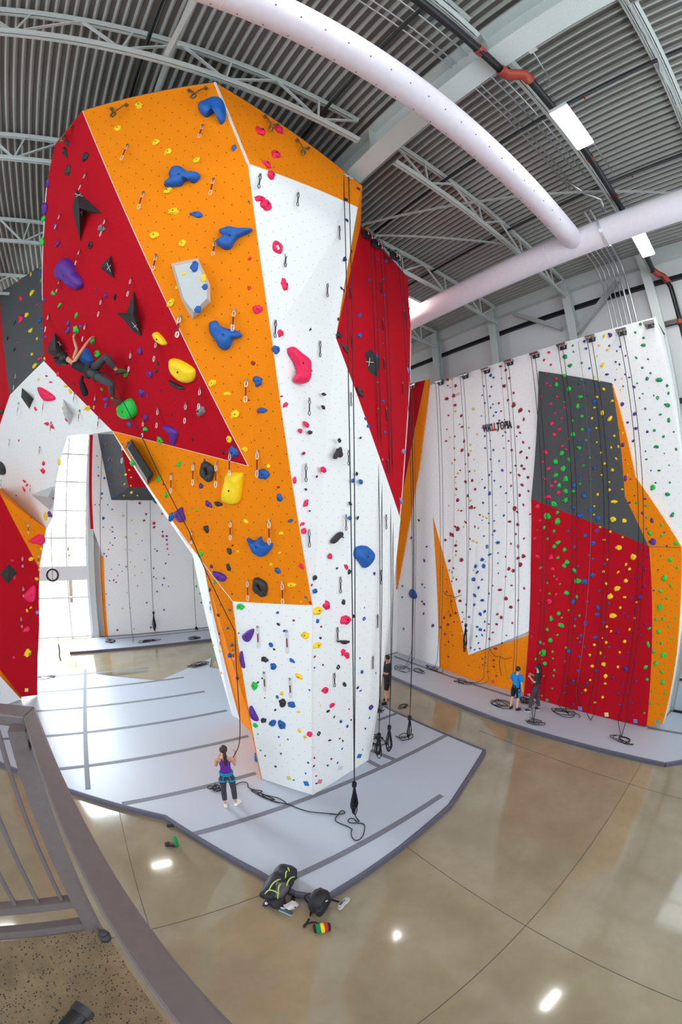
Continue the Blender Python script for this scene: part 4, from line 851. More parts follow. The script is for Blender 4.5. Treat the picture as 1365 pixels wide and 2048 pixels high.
sculpt('292,735 318,712 350,703 348,730 325,772 300,760', Z7, 'u', 'big purple hold high on the bright white foot panel', .12, .5)
sculpt('278,828 288,825 296,870 303,915 288,908 275,865', Z7, 'u', 'slim purple hold on the left edge of the bright white foot panel', .08, .5)
sculpt('330,1125 340,1122 375,1190 370,1205 345,1190 330,1150', Z7, 'u', 'long purple hold low on the bright white foot panel', .1, .5)
sculpt('125,388 160,392 200,415 195,440 170,440 140,415', Z7, 'u', 'long purple hold near the left edge of the lower orange overhang', .09, .5)
sculpt('955,1160 995,1130 1005,1160 1015,1200 990,1212 970,1190', Z3, 'u', 'purple twin pointed hold at the edge of the lower orange overhang', .11, .5)
sculpt('768,222 800,185 825,173 830,190 805,212 780,238', Z7, 'k', 'black bone shaped hold left of the big blue heart shaped one', .09, .5)
def ringhold(cx, cy, rx, ry, o, label):
    x, y = o[0]+cx*o[2], o[1]+cy*o[2]; p, n, nm = hit(x, y); X, Yv, lx, ly = frame_at(x, y, p, n)
    c = p; mb = MB(c); mb.tube([c+X*(lx*rx*o[2]*.7*math.cos(a))+Yv*(ly*ry*o[2]*.72*math.sin(a))+n*.04 for a in [k*math.pi/10 for k in range(20)]], [.072+.012*math.sin(k*1.3) for k in range(20)], 10, closed=True)
    tag(mb.build('sculpted_hold', HC['k'][1], smooth=True), label, 'climbing hold', 'large sculpted holds')
ringhold(388, 472, 33, 47, Z7, 'black ring hold low on the orange overhang above the white foot panel')
ringhold(1138, 935, 31, 50, Z3, 'black ring hold left of the yellow block shaped hold')
M_vol = mat('volume_black', (46, 46, 48), .8, noise_amt=.15, noise_scale=60, bump=.1)
M_volw = mat('volume_white', (196, 198, 200), .7, noise_amt=.05, noise_scale=60)
M_chalk = mat('chalk', (226, 226, 226), .9)
def volume(px, apex, o, m, label, h, cross=None, surf=None):
    pts = outline(px, o); ax = outline(apex, o)
    cx, cy = sum(p[0] for p in pts)/len(pts), sum(p[1] for p in pts)/len(pts)
    p, n, nm = hit(cx, cy); P = [onp(x, y, n, p) for x, y in pts]
    tops = [onp(x, y, n, p+n*h) for x, y in ax]
    c = P[0]; k = len(P); mb = MB(c)
    if len(tops) == 1: mb.add(P+tops, [(i, (i+1) % k, k) for i in range(k)])
    else: mb.add(P+tops, [(i, (i+1) % k, k+(i+1) % k, k+i) for i in range(k)]+[tuple(range(k, 2*k))])
    ob = mb.build('climbing_volume', m); tag(ob, label, 'climbing volume', 'geometric climbing volumes')
    if cross:
        for cc in outline(cross, o):
            w = p+n*h*.55; q = onp(cc[0], cc[1], n, w); bt = BVHTree.FromPolygons(P+tops, [(i, (i+1) % k, k) for i in range(k)])
            hp, hn, i_, d_ = bt.ray_cast(EYE, ray(*cc))
            if hp is None: continue
            if hn.dot(EYE-hp) < 0: hn = -hn
            X = hn.orthogonal().normalized(); Yv = hn.cross(X); mb = MB(c)
            for a in (.4, 1.97):
                d = (X*math.cos(a)+Yv*math.sin(a))*.1; mb.bar(hp-d+hn*.004, hp+d+hn*.004, .012, .006, hn)
            mb.build('chalk_mark', M_chalk, ob)
    return ob
volume('302,750 405,845 333,843 318,957 286,825', '314,822', A_, M_vol, 'black arrowhead volume high on the red overhang', .3, '312,772 325,835')
volume('440,1010 452,1102 398,1062 402,1048', '425,1052', A_, M_vol, 'black small kite volume in the middle of the red overhang', .18, '430,1058')
volume('530,1150 560,1332 525,1310 490,1265 460,1236 500,1240', '528,1252', A_, M_vol, 'black spear shaped volume below the middle of the red overhang', .25, '535,1290')
volume('460,1160 452,1192 444,1172', '452,1176', A_, M_vol, 'tiny black triangle volume on the red overhang', .06)
volume('205,170 330,395 335,430 215,510 95,445 105,375', '215,395', Z5, M_vol, "dark grey block volume beside the climber's head", .38, '265,320')
volume('677,1043 785,1022 832,1128 833,1195 762,1263 720,1190', '690,1053 778,1035 820,1135 818,1180 768,1235 728,1182', A_, M_volw, 'white box volume bolted on the upper orange overhang', .22)
volume('862,162 1058,462 1005,550 815,240', '868,190 1040,458 1000,505 835,240', ZR, M_vol, 'long black box volume at the edge of the lower orange overhang', .3)
volume('345,540 400,630 378,685 345,620', '368,612', Z3, M_volw, 'pale grey fin volume on the white arch', .3)
volume('120,480 185,540 160,595 115,530', '150,530', Z3, M_vol, 'dark small fin volume on the white arch', .25)
volume('170,1062 290,1018 287,1090 275,1148', '262,1075', Z3, M_volw, 'pale grey wedge volume at the lower edge of the white arch', .4)
volume('0,405 48,348 95,395 45,460', '45,402', Z6, M_vol, 'black diamond volume on the red left tower', .2)
volume('485,35 548,-10 655,95 622,292 525,238', '560,110', R2, M_vol, 'dark pentagon volume on the red right face', .12, '535,130')
# small white volume carries four holds of its own
for cx, cy, rx, ry, key, lab in ((770, 1055, 17, 22, 'b', 'blue drop hold at the top of the white box volume'), (727, 1082, 11, 8, 'y', 'small yellow hold on the left of the white box volume'), (805, 1100, 13, 17, 'y', 'yellow hold at the right edge of the white box volume'),
                                 (811, 1135, 13, 13, 'b', 'blue hold at the right crease of the white box volume'), (783, 1224, 15, 15, 'b', 'blue hold at the lower tip of the white box volume')):
    x, y = cx*.5055, cy*.5055; p, n, nm = hit(x, y); p = onp(x, y, n, p+n*.21); X, Yv, lx, ly = frame_at(x, y, p, n)
    o = link('climbing_hold', hold_obj_mesh('blob', 1, key)); sx, sy = lx*rx*.5055, ly*ry*.5055; sz = .7*min(sx, sy)
    o.matrix_world = Matrix(((X.x*sx, Yv.x*sy, n.x*sz, p.x), (X.y*sx, Yv.y*sy, n.y*sz, p.y), (X.z*sx, Yv.z*sy, n.z*sz, p.z), (0, 0, 0, 1)))
    tag(o, lab, 'climbing hold', 'climbing holds on the white box volume')
# route tags near the floor
for x, y, s, rgb, lab in ((578, 1556, 4, (222, 212, 110), 'yellow square route tag at the foot of the bright white panel'), (613, 1567, 4.5, (20, 110, 180), 'blue square route tag beside the tower corner'), (640, 1563, 4, (220, 120, 140), 'pink square route tag just right of the tower corner'),
    (719, 1512, 4, (20, 110, 180), 'blue square route tag low on the tall white face near its right edge'), (681, 1536, 4, (214, 214, 206), 'pale square route tag low on the tall white face'), (1161, 1417, 4, (90, 130, 190), 'blue square route tag at the foot of the red panel'), (1214, 1429, 4, (232, 222, 160), 'cream square route tag at the foot of the red panel'),
    (1272, 1442, 4, (110, 120, 190), 'lilac square route tag at the right end of the red panel'), (1316, 1443, 3.4, (60, 160, 150), 'teal square route tag on the right orange panel'), (1095, 1400, 3, (70, 150, 90), 'green square route tag at the foot of the red panel'), (1059, 1390, 3, (220, 110, 130), 'pink square route tag at the left end of the red panel'),
    (986, 1363, 3, (210, 70, 70), 'red square route tag on the low orange panel'), (53, 1380, 3.4, (233, 222, 140), 'yellow square route tag at the foot of the red left tower'), (235, 1260, 2, (170, 50, 80), 'crimson square route tag at the foot of the far white wall'), (302, 1255, 2, (160, 60, 90), 'second crimson square route tag on the far white wall')):
    r = hit(x, y)
    if r is None: continue
    p, n, nm = r; X, Yv, lx, ly = frame_at(x, y, p, n); mb = MB(p); a, b = X*lx*s, Yv*ly*s
    mb.prism([p-a-b+n*.006, p+a-b+n*.006, p+a+b+n*.006, p-a+b+n*.006], -n*.01)
    tag(mb.build('route_tag', mat('tag_%d_%d_%d' % rgb, rgb, .5)), lab, 'route tag', 'square route tags')
# ------------------------------------------------------------------ quickdraws and anchors
def oval(r1, r2, w=.006, n=12):
    mb = MB(); mb.tube([(r1*math.sin(a)*(1 if math.cos(a) > 0 else 1.0), 0, r2*math.cos(a)) for a in [k*2*math.pi/n for k in range(n)]], w, 5, closed=True); return mb
M_sling = mat('sling_red', (120, 20, 30), .8); M_slingk = mat('sling_black', (40, 38, 42), .8); M_biner = mat('biner_steel', (232, 228, 228), .3, .5); M_binerk = mat('biner_black', (46, 46, 50), .35, .4)
mb = oval(.024, .066, .0075); q_b = mb.mesh('carabiner', True)
mb = MB(); mb.box((-.013, -.004, -.1), (.013, .004, .1)); q_s = mb.mesh('sling')
mb = MB(); mb.box((-.02, -.006, -.03), (.02, .006, .03)); q_h = mb.mesh('hanger')
def dcopy(me, m):
    c = me.copy(); c.materials.clear(); c.materials.append(m); return c
QS = {'r': (dcopy(q_h, M_dullsteel), dcopy(q_b, M_biner), dcopy(q_s, M_sling)), 'k': (dcopy(q_h, M_dullsteel), dcopy(q_b, M_binerk), dcopy(q_s, M_slingk))}
DRAWS = [(A_, 'r', '803,500,790,540 505,577,482,622 846,712,838,766 568,765,555,820 852,960,845,1008 619,1015,608,1064 710,1258,705,1330 927,1232,922,1300 342,688,320,738 240,850,225,895 420,868,403,925 318,990,308,1040 238,1110,230,1150 522,1103,512,1165 405,1185,397,1245 195,1245,185,1300'),
 (Z3, 'r', '270,80,252,160 470,135,478,215 858,228,848,328 720,287,710,382 524,528,520,588 867,595,862,692 1020,565,1015,668 1097,485,1090,590 787,662,775,745 985,92,972,198 1060,895,1058,1010 940,952,925,1050 675,790,672,885 1048,1265,1040,1330 105,565,103,622 243,545,240,610 410,510,408,555 438,605,436,660 542,645,540,700 283,670,278,720 55,765,54,800 220,805,220,840 168,1015,168,1050 8,985,5,1030 90,405,85,480'),
 (Z4, 'r', '189,58,180,165 255,440,250,555 318,828,315,968 168,835,165,960 93,895,90,1022 170,1210,170,1310 382,1205,382,1335'),
 (Z7, 'r', '318,440,320,550 508,452,512,570 373,695,382,808 532,718,540,838 408,945,415,1045 549,978,555,1080 115,560,117,605 168,755,170,790 240,820,245,860'),
 (Z6, 'r', '152,130,152,180 208,300,208,345 120,315,121,362 124,480,125,525 113,645,117,690'),
 (A_, 'k', '1027,695,1025,742 1177,768,1173,813 1340,900,1333,945 1128,1003,1126,1055 1293,1123,1290,1173 1087,1275,1082,1335'),
 (Z4, 'k', '652,235,650,312 593,545,591,632 574,905,576,995 820,515,822,580 806,830,806,905 1013,1180,1008,1252 793,1180,793,1260 592,1262,592,1352'),
 (Z7, 'k', '818,428,818,510 1040,390,1040,460 802,703,802,775 1022,632,1020,698 785,952,783,1020 996,860,996,922'),
 ((640, 320, .1855), 'k', '318,1380,320,1495 337,1905,337,2030 653,1330,654,1435 670,1730,672,1835 907,1630,905,1720'),
 (R2, 'k', '683,100,688,205 885,360,888,470 708,640,708,770 722,1195,722,1330')]
drec = []
for o, kind, s in DRAWS:
    for e in s.split():
        a = [float(q) for q in e.split(',')]; x, y, x2, y2 = o[0]+a[0]*o[2], o[1]+a[1]*o[2], o[0]+a[2]*o[2], o[1]+a[3]*o[2]
        r = hit(x, y)
        if r is None: continue
        p, n, nm = r
        d = (p-EYE); v = d.normalized(); L = math.hypot(x2-x, y2-y)*d.length/790/max(.3, math.sqrt(1-v.z*v.z)); drec.append((p, n, nm, max(.24, min(.6, L)), kind))
dg = {}
for r in drec: dg.setdefault(r[2], []).append(r)
for g in dg.values():
    g.sort(key=lambda r: -r[0].z)
    for i, (p, n, nm, L, kind) in enumerate(g):
        hz = Vector((n.x, n.y, 0)); rz = math.atan2(hz.y, hz.x)+math.pi/2
        lab = '%s quickdraw on %s, %s' % ('red' if kind == 'r' else 'black', nm, 'the only one there' if len(g) == 1 else ordinal(i+1)+' quickdraw from the top')
        t = thing('quickdraw', lab, 'quickdraw', 'quickdraws on '+nm, p+n*.03); t.rotation_euler = (0, 0, rz)
        mh, mb_, ms_ = QS[kind]; k = L/.46
        q = link('hanger', mh, t); q.location = (0, 0, .01)
        q = link('carabiner', mb_, t); q.location = (0, 0, -.07*k); q.scale = (1.1, 1, k)
        q = link('sling', ms_, t); q.location = (0, 0, -.23*k); q.scale = (1, 1, k)
        q = link('carabiner', mb_, t); q.location = (0, 0, -.39*k); q.scale = (1.1, 1, k)
M_brass = mat('anchor_brass', (150, 128, 92), .35, .8)
for x, y, lab in ((239, 215, 'brass chain anchor at the top edge left of the small yellow hold'), (396, 180, 'brass chain anchor just left of the tower peak'), (541, 243, 'brass chain anchor on the headwall left of two pink holds'), (604, 290, 'brass chain anchor on the headwall nearest the pulley'), (139, 262, 'brass chain anchor at the top of the red overhang')):
    p, n, nm = hit(x, y); t = thing('chain_anchor', lab, 'anchor', 'chain anchors along the tower top', p)
    X = n.orthogonal().normalized() if abs(n.z) > .9 else Vector((0, 0, 1)).cross(n).normalized()
    for s in (-.16, .16):
        q = p+X*s+n*.01
        mb = MB(p); mb.tube([q-n*.03, q+n*.05], .035, 8); mb.build('hanger', M_brass, t)
        mb = MB(p); e = p+n*.05-Vector((0, 0, .24))
        for k in range(5):
            c = q.lerp(e, k/5)+n*.04; mb.tube([c+X*.02*math.cos(a)+Vector((0, 0, .032*math.sin(a))) for a in [j*math.pi/3 for j in range(6)]], .008, 5, closed=True)
        o = mb.build('chain', M_brass, t)
    for k in (0, 1):
        mb = MB(p); c = p+n*(.06+.03*k)-Vector((0, 0, .32)); mb.tube([c+X*.045*math.cos(a)+Vector((0, 0, .08*math.sin(a))) for a in [j*math.pi/6 for j in range(12)]], .011, 5, closed=True); mb.build('carabiner', M_brass, t)
# ------------------------------------------------------------------ ropes and pulleys
def rope_tube(mb, pts, r=.009, smooth=True, n=6):
    mb.tube(arc_pts(pts, 6) if smooth and len(pts) > 2 else pts, r, n)
def coil_pts(c, rx, ry, turns, seed, z=.105):
    rnd = random.Random(seed); pts = []
    m = int(turns*9); ph = rnd.uniform(0, 6)
    ox, oy = 0, 0
    for i in range(m):
        a = ph+i*2*math.pi/9*(1+.08*math.sin(i*.7))
        if i % 5 == 0: ox, oy, k = rnd.uniform(-.45, .45)*rx, rnd.uniform(-.45, .45)*ry, rnd.uniform(.35, .95)
        pts.append(Vector((c[0]+ox+math.cos(a)*rx*k, c[1]+oy+math.sin(a)*ry*k, z+.008+.02*(i % 4)/3)))
    return pts
def hank(mb, top, L, w, r=.009, loops=5, seed=1):
    """gathered rope loops hanging from a wrapped knot"""
    rnd = random.Random(seed); top = Vector(top)
    for i in range(loops):
        a = rnd.uniform(0, 3.14); d = Vector((math.cos(a), math.sin(a), 0))*w; l = L*rnd.uniform(.72, 1); k = rnd.uniform(.35, 1.15); j = Vector((rnd.uniform(-1, 1), rnd.uniform(-1, 1), 0))*w*.35; Z = Vector((0, 0, 1))
        mb.tube(arc_pts([top+j*.2, top-Z*l*.3+d*.3*k+j, top-Z*l*.75+d*k+j, top-Z*l+j, top-Z*l*.78-d*k+j, top-Z*l*.3-d*.3*k+j, top+j*.2], 4), r*.85, 5)
    for q in range(4):
        c = top-Vector((0, 0, .03*q-.03)); mb.tube([c+Vector((math.cos(a)*w*.5, math.sin(a)*w*.5, .008*math.sin(a+q))) for a in [k*math.pi/5 for k in range(10)]], r*.95, 5, closed=True)
M_rope = mat('rope_black', (26, 26, 32), .8)
M_ropeg = mat('rope_grey', (74, 68, 68), .8)
def pulley(p, n, label, s=1.0):
    t = thing('pulley', label, 'rope pulley', 'rope pulleys along the wall tops', p)
    X = Vector((0, 0, 1)).cross(n).normalized(); Z = Vector((0, 0, 1)); c = p+n*.16*s
    mb = MB(p); mb.bar(p-X*.15*s, c-X*.15*s, .03*s, .12*s); mb.build('bracket', M_darkgrey, t)
    mb = MB(p); mb.bar(p+X*.15*s, c+X*.15*s, .03*s, .12*s); mb.build('bracket', M_darkgrey, t)
    mb = MB(p); mb.tube([c-X*.19*s, c+X*.19*s], .06*s, 14); mb.build('barrel', M_chrome, t)
    mb = MB(p); mb.box(p-Vector((.02, .14, .14))*s if abs(n.x) > .7 else p-Vector((.14, .02, .14))*s, p+Vector((.02, .14, .1))*s if abs(n.x) > .7 else p+Vector((.14, .02, .1))*s); mb.build('back_plate', M_darkgrey, t)
    for k in (-.1, .1):
        mb = MB(p); q = c+X*k*s-Z*.12*s; mb.tube([q+X*.02*math.cos(a)+Z*.05*math.sin(a) for a in [j*math.pi/5 for j in range(10)]], .008, 5, closed=True); mb.build('ring', M_chrome, t)
    return c
def plumb(x, y, q):
    """point on the view ray through (x, y), straight above ground point q"""
    v = ray(x, y); s = math.hypot(q[0], q[1])/math.hypot(v.x, v.y); return Vector((v.x*s, v.y*s, CAMZ+v.z*s))
nF8 = n8.copy(); nF5 = n5.copy()
g = PZ(709, 1636, .15); top1 = plumb(693, 349, g); top1.z = 14.1
def front(p, n): return p
pulley(V((top1.x, top1.y+.2, 14.12)), V((0, -1, 0)), 'rope pulley at the top right corner of the orange headwall')
rp = thing('climbing_rope', 'black top rope hanging from the orange headwall, tied in a bundle above the grey mat', 'rope', 'top ropes', (g.x, g.y, .1))
u = V((-.05, -.01, 0))
bt = plumb(709, 1568, g)
mb = MB(rp.location); rope_tube(mb, [top1+V((-.07, 0, 0)), (top1+bt)*.5+V((-.05, 0, 0)), bt], .010); mb.build('strand', M_rope, rp, smooth=True)
mb = MB(rp.location); rope_tube(mb, [top1+V((.07, 0, 0)), (top1+bt)*.5+V((.045, 0, 0)), bt], .010); mb.build('strand', M_rope, rp, smooth=True)
mb = MB(rp.location); hank(mb, bt, bt.z-.22, .075, .014, 7, 3); mb.build('bundle', M_rope, rp, smooth=True)
f4 = lambda s, o: [PZ(x, y, .118) for x, y in outline(s, o)]
RG4 = (640, 1380, .1855); RG5 = (400, 1460, .2491)
mb = MB(rp.location); rope_tube(mb, [bt-V((0, 0, bt.z-.3))]+f4('400,1385 425,1412 398,1420 370,1390 330,1385 305,1410 330,1432 400,1436 460,1440 485,1470 470,1560 430,1610 380,1620 345,1580 340,1530 350,1500', RG4), .011); mb.build('tail', M_rope, rp, smooth=True)
for i, (gx, gy, tx, ty, zz, lab, lab2) in enumerate(((745, 1522, 731, 432, 14.2, 'rope pulley at the left end of the red side panel', 'black top rope along the white and red edge, bundled at the tower corner'),
        (778, 1490, 765, 502, 14.15, 'rope pulley in the middle of the red side panel top', 'black top rope on the middle of the red side, bundled on the grey mat'),
        (818, 1475, 803, 547, 14.1, 'rope pulley at the right end of the red side panel', 'black top rope at the right rim of the red side, bundled on the mat'))):
    g = PZ(gx, gy, .12); t = plumb(tx, ty, g); t = V((t.x, t.y, zz))
    off_ = (V((.1, -.12, 0)), -V((g.x, g.y, 0)).normalized()*.42, -V((g.x, g.y, 0)).normalized()*.3)[i]; g = g+off_; t = t+off_
    pulley(V((t.x, t.y, zz))-nF8*V((1, 1, 0)).length*0+V((-nF8.x, -nF8.y, 0)).normalized()*.2, V((nF8.x, nF8.y, 0)).normalized(), lab)
    r_ = thing('climbing_rope', lab2, 'rope', 'top ropes', (g.x, g.y, .1))
    e = V((-nF8.y, nF8.x, 0)).normalized()*.1
    hb = V((g.x, g.y, .95))
    for s in (-1, 1):
        mb = MB(r_.location); rope_tube(mb, [t+e*s, t.lerp(hb, .5)+e*s*.7, hb], .009); mb.build('strand', M_rope, r_, smooth=True)
    mb = MB(r_.location); hank(mb, hb, .8, .08, .013, 6, i+5); mb.build('bundle', M_rope, r_, smooth=True)
    mb = MB(r_.location); cp = PZ((752, 756, 812)[i]-(0 if i == 0 else 2), (1505, 1483, 1474)[i], .1)
    if i: rope_tube(mb, coil_pts(cp, .32, .3, 4 if i == 1 else 2, i+9), .011); mb.build('coil', M_rope, r_, smooth=True)
# right wall ropes
RW = [(830, 771, 808, 1338, 'coil', 'innermost black top rope in the corner of the right wall'), (882, 764, 866, 1336, 'coil', 'black top rope down the pale wall left of the orange wedge'),
      (931, 751, 922, 1250, 'hank', 'black top rope with a hank hanging in front of the orange wedge'), (974, 740, 928, 1364, 'coil', 'black top rope crossing the wall lettering'),
      (1020, 724, 1030, 1335, None, 'black top rope running down to the boy in blue'), (1072, 709, 1068, 1446, 'coil', 'black top rope at the left edge of the grey panel near the girl'),
      (1126, 692, 1138, 1426, 'coil', 'black top rope over the left half of the grey and red panels'), (1183, 676, 1182, 1440, None, 'black top rope over the right half of the grey and red panels'),
      (1245, 663, 1244, 1474, 'coil', 'black top rope over the orange right end with a loose pile on the mat'), (1300, 648, 0, 0, 'none', 'bare pulley')]
wn = V((-1, 0, 0)); oname = ['first', 'second', 'third', 'fourth', 'fifth', 'sixth', 'seventh', 'eighth', 'ninth', 'last']
for i, (tx, ty, gx, gy, kd, lab) in enumerate(RW):
    p = PX(tx, ty, 12.2); xr = 11.93
    c = pulley(V((12.22, p.y, p.z)), wn, 'rope pulley on the right wall top, %s from the inner corner' % oname[i], .9)
    if kd == 'none': continue
    g = PZ(gx, gy, .12) if kd != 'hank' else None
    r_ = thing('climbing_rope', lab, 'rope', 'top ropes', (xr, p.y, .1))
    low = V((xr, p.y, .35)); col = M_rope if i > 4 else M_ropeg
    e = V((0, .075, 0)); top = V((xr+.03, p.y, p.z-.05))
    if kd == 'hank':
        hb = V((xr, p.y, 2.3)); 
        for s in (-1, 1):
            mb = MB(r_.location); rope_tube(mb, [top+e*s, top.lerp(hb, .5)+e*s*.8, hb], .009); mb.build('strand', col, r_, smooth=True)
        mb = MB(r_.location); hank(mb, hb, 1.1, .09, .013, 6, i); mb.build('bundle', M_rope, r_, smooth=True)
    else:
        if i == 4: low = V((11.2, 6.15, 1.2))
        for s in (-1, 1):
            ends = [low+e*s*.6] if i == 4 else [V((xr, p.y, 1.2))+e*s, V((xr-.05, p.y+.05*s, .3))+e*s]+([V((g.x, g.y, .112))] if g else [])
            mb = MB(r_.location); rope_tube(mb, [top+e*s, top.lerp(V((xr, p.y, 1.2)), .5)+e*s]+ends, .010); mb.build('strand', col, r_, smooth=True)
        if kd == 'coil':
            mb = MB(r_.location); rope_tube(mb, coil_pts(g, .26, .45, 3, i+20), .010); mb.build('coil', M_rope, r_, smooth=True)
for i, (tx, ty, bx, by, lab) in enumerate(((905, 757, 897, 1190, 'thin grey cord left of the lettering with a sling at the orange wedge'), (1002, 731, 996, 1312, 'thin grey cord right of the lettering ending over the low orange panel'), (1157, 683, 1149, 1366, 'thin pale cord down the middle of the grey and red panels'))):
    p = PX(tx, ty, 12.02); q = PX(bx, by, 12.0); t = thing('belay_cord', lab, 'cord', 'thin belay cords on the right wall', (12.0, q.y, q.z))
    q.y = p.y*.35+q.y*.65
    mb = MB(t.location); rope_tube(mb, [p, p.lerp(q, .5), q], .006); mb.build('cord', mat('cord_grey', (120, 108, 104), .8), t, smooth=True)
    w_m = mat('webbing_brown', (90, 56, 40), .8)
    mb = MB(t.location); rope_tube(mb, [q+V((0, .42, .12)), q+V((-.03, .2, -.02)), q, q+V((-.03, -.2, -.04)), q+V((0, -.5, .08))], .012); mb.build('webbing', w_m, t, smooth=True)
    mb = MB(t.location); rope_tube(mb, [q, q-V((.02, 0, .3)), q+V((0, -.12, -.72))], .012); mb.build('webbing', w_m, t, smooth=True)
# loose coils on the mats and back wall ropes
def loose(px, py, rx, ry, turns, seed, lab, z=.105):
    c = PZ(px, py, z); t = MB(c); rope_tube(t, coil_pts(c, rx, ry, turns, seed, z), .010); tag(t.build('rope_coil', M_rope, smooth=True), lab, 'rope', 'loose rope coils')
loose(1000, 1405, .28, .42, 4, 31, 'flat rope pile on the mat left of the boy in blue')
loose(1055, 1400, .25, .3, 5, 32, 'rope pile on the mat between the boy and the girl')
loose(843, 1344, .22, .35, 3, 33, 'rope pile on the far mat left of the orange wedge')
loose(393, 1330, .5, .35, 6, 34, 'dark rope pile on the mat behind the tower foot')
loose(91, 1355, .35, .35, 3, 35, 'loose rope loops on the bright mat near the left tower', .105)
loose(222, 1283, .35, .25, 4, 36, 'rope pile at the left end of the far mat')
loose(294, 1283, .6, .22, 5, 37, 'long rope pile in the middle of the far mat')
loose(388, 1277, .4, .3, 5, 38, 'rope pile at the right end of the far mat beside the tower')
loose(757, 1418, .25, .25, 5, 39, "rope pile at the man's feet behind the tower", .105)
loose(428, 1577, .16, .16, 4, 40, 'tangled rope loops left of the woman in purple')
loose(806, 1413, .2, .12, 3, 41, 'small black strap bundle on the concrete behind the tower mat', .012)
for tx, ty, bx, by, zt, kd, lab in ((206, 880, 222, 1283, 12, None, 'thin rope at the left of the far white wall'), (254, 1003, 266, 1281, 11, None, 'thin rope down the middle of the far white wall'), (301, 1003, 310, 1225, 11, 'h', 'thin rope with a hank on the far white wall'), (386, 1100, 388, 1256, 9, 'h', 'thin rope with a hank beside the tower foot on the far wall')):
    a = PY(tx, ty, 21.95); g = PY(bx, by, 21.9); t = thing('climbing_rope', lab, 'rope', 'ropes on the far wall', (a.x, 21.9, .1)); b = V((a.x, 21.9, max(.2, g.z)))
    mb = MB(t.location); mb.tube([a, b], .013, 5); mb.build('strand', M_rope, t)
    if kd: mb = MB(t.location); hank(mb, b, min(1.1, b.z-.15) if b.z > .5 else .2, .1, .02, 5, int(bx)); mb.build('bundle', M_rope, t, smooth=True)
    if not kd:
        mb = MB(t.location); mb.tube([V((a.x, 21.9, .2)), V((g.x, 21.4, .12)), PZ(bx, by+3, .115)], .013, 5); mb.build('tail', M_rope, t)
# hanging ring in front of the window
rc_ = PY(105, 1150, 17.5); top = PY(102, 1010, 17.5); tr = thing('hanging_ring', 'black ring hanging on a thin rope in front of the bright window', 'training ring', None, rc_)
mb = MB(rc_); mb.tube([rc_+V((math.cos(a)*.24, 0, math.sin(a)*.24)) for a in [k*math.pi/12 for k in range(24)]], .045, 8, closed=True); mb.build('ring', M_black, tr, smooth=True)
mb = MB(rc_); mb.tube([V((rc_.x, 17.5, 14.4)), rc_+V((0, 0, .24))], .012, 5); mb.build('cord', M_rope, tr)
mb = MB(rc_); mb.tube([rc_+V((0, 0, .24)), rc_-V((0, 0, .6))], .008, 5); mb.build('tail', M_rope, tr)
a = PY(117, 1288, 16.6); st = MB(a); rope_tube(st, [PY(117, 1288, 16.6), PY(119, 1300, 16.6), PY(119, 1312, 16.6), PY(122, 1322, 16.6)], .025); o = st.build('hanging_strap', M_rope, smooth=True); tag(o, 'short dark strap hanging over the bright floor left of the far mat', 'strap')
st = MB(a); st.tube([a, V((a.x, 16.6, 14.4))], .006, 5); st.build('cord', M_ropeg, o)
# lettering on the white right wall
def text_mesh(s, size, m, name, parent, org, X, Z, n, dx, bold=.012):
    cu = bpy.data.curves.new('txt', 'FONT'); cu.body = s; cu.size = size; cu.extrude = .006; cu.offset = .02; cu.resolution_u = 3
    ob = bpy.data.objects.new('txt', cu); COL.objects.link(ob); dgp = bpy.context.evaluated_depsgraph_get()
    me = bpy.data.meshes.new_from_object(ob.evaluated_get(dgp)); w = max(v.co.x for v in me.vertices)
    bpy.data.objects.remove(ob)
    for v in me.vertices: v.co = org-gloc(parent)+X*(dx+v.co.x)+Z*v.co.y+n*(v.co.z+.008)
    me.materials.clear(); me.materials.append(m); o = bpy.data.objects.new(name, me); COL.objects.link(o); o.parent = parent
    return w
wl = thing('wall_lettering', 'black and red painted name lettering on the white right wall', 'lettering', None, PX(967, 864, 12.245))
tL, tR = PX(967, 864, 12.245), PX(1026, 855, 12.245); Xd = (tR-tL); Wd = Xd.length; Xd.normalize(); Zd = V((0, 0, 1))
M_ink = mat('ink_black', (24, 24, 26), .6); M_inkr = mat('ink_red', (190, 30, 40), .6)
wds = []; 
sz_ = .37; dx = 0
for s, m in (('WA', M_ink), ('LL', M_inkr), ('T', M_ink), ('O', None), ('PIA', M_ink)):
    if m is None:
        c = tL+Xd*(dx+.16)+Zd*.13
        mb = MB(wl.location); mb.tube([c+Xd*.13*math.cos(a)+Zd*.13*math.sin(a)-V((.012, 0, 0)) for a in [k*math.pi/12 for k in range(24)]], .026, 6, closed=True); mb.build('letter', M_ink, wl)
        mb = MB(wl.location); mb.ball(c-V((.012, 0, 0)), (.012, .045, .045)); mb.build('letter_dot', M_inkr, wl); dx += .33; continue
    dx += text_mesh(s, sz_, m, 'letter', wl, tL, Xd, Zd, V((-1, 0, 0)), dx)+.03
sc_ = Wd/dx
for ch in list(wl.children):
    for v in ch.data.vertices:
        l = v.co-(tL-gloc(wl))+ch.location; v.co += Xd*(l.dot(Xd)*(sc_-1))
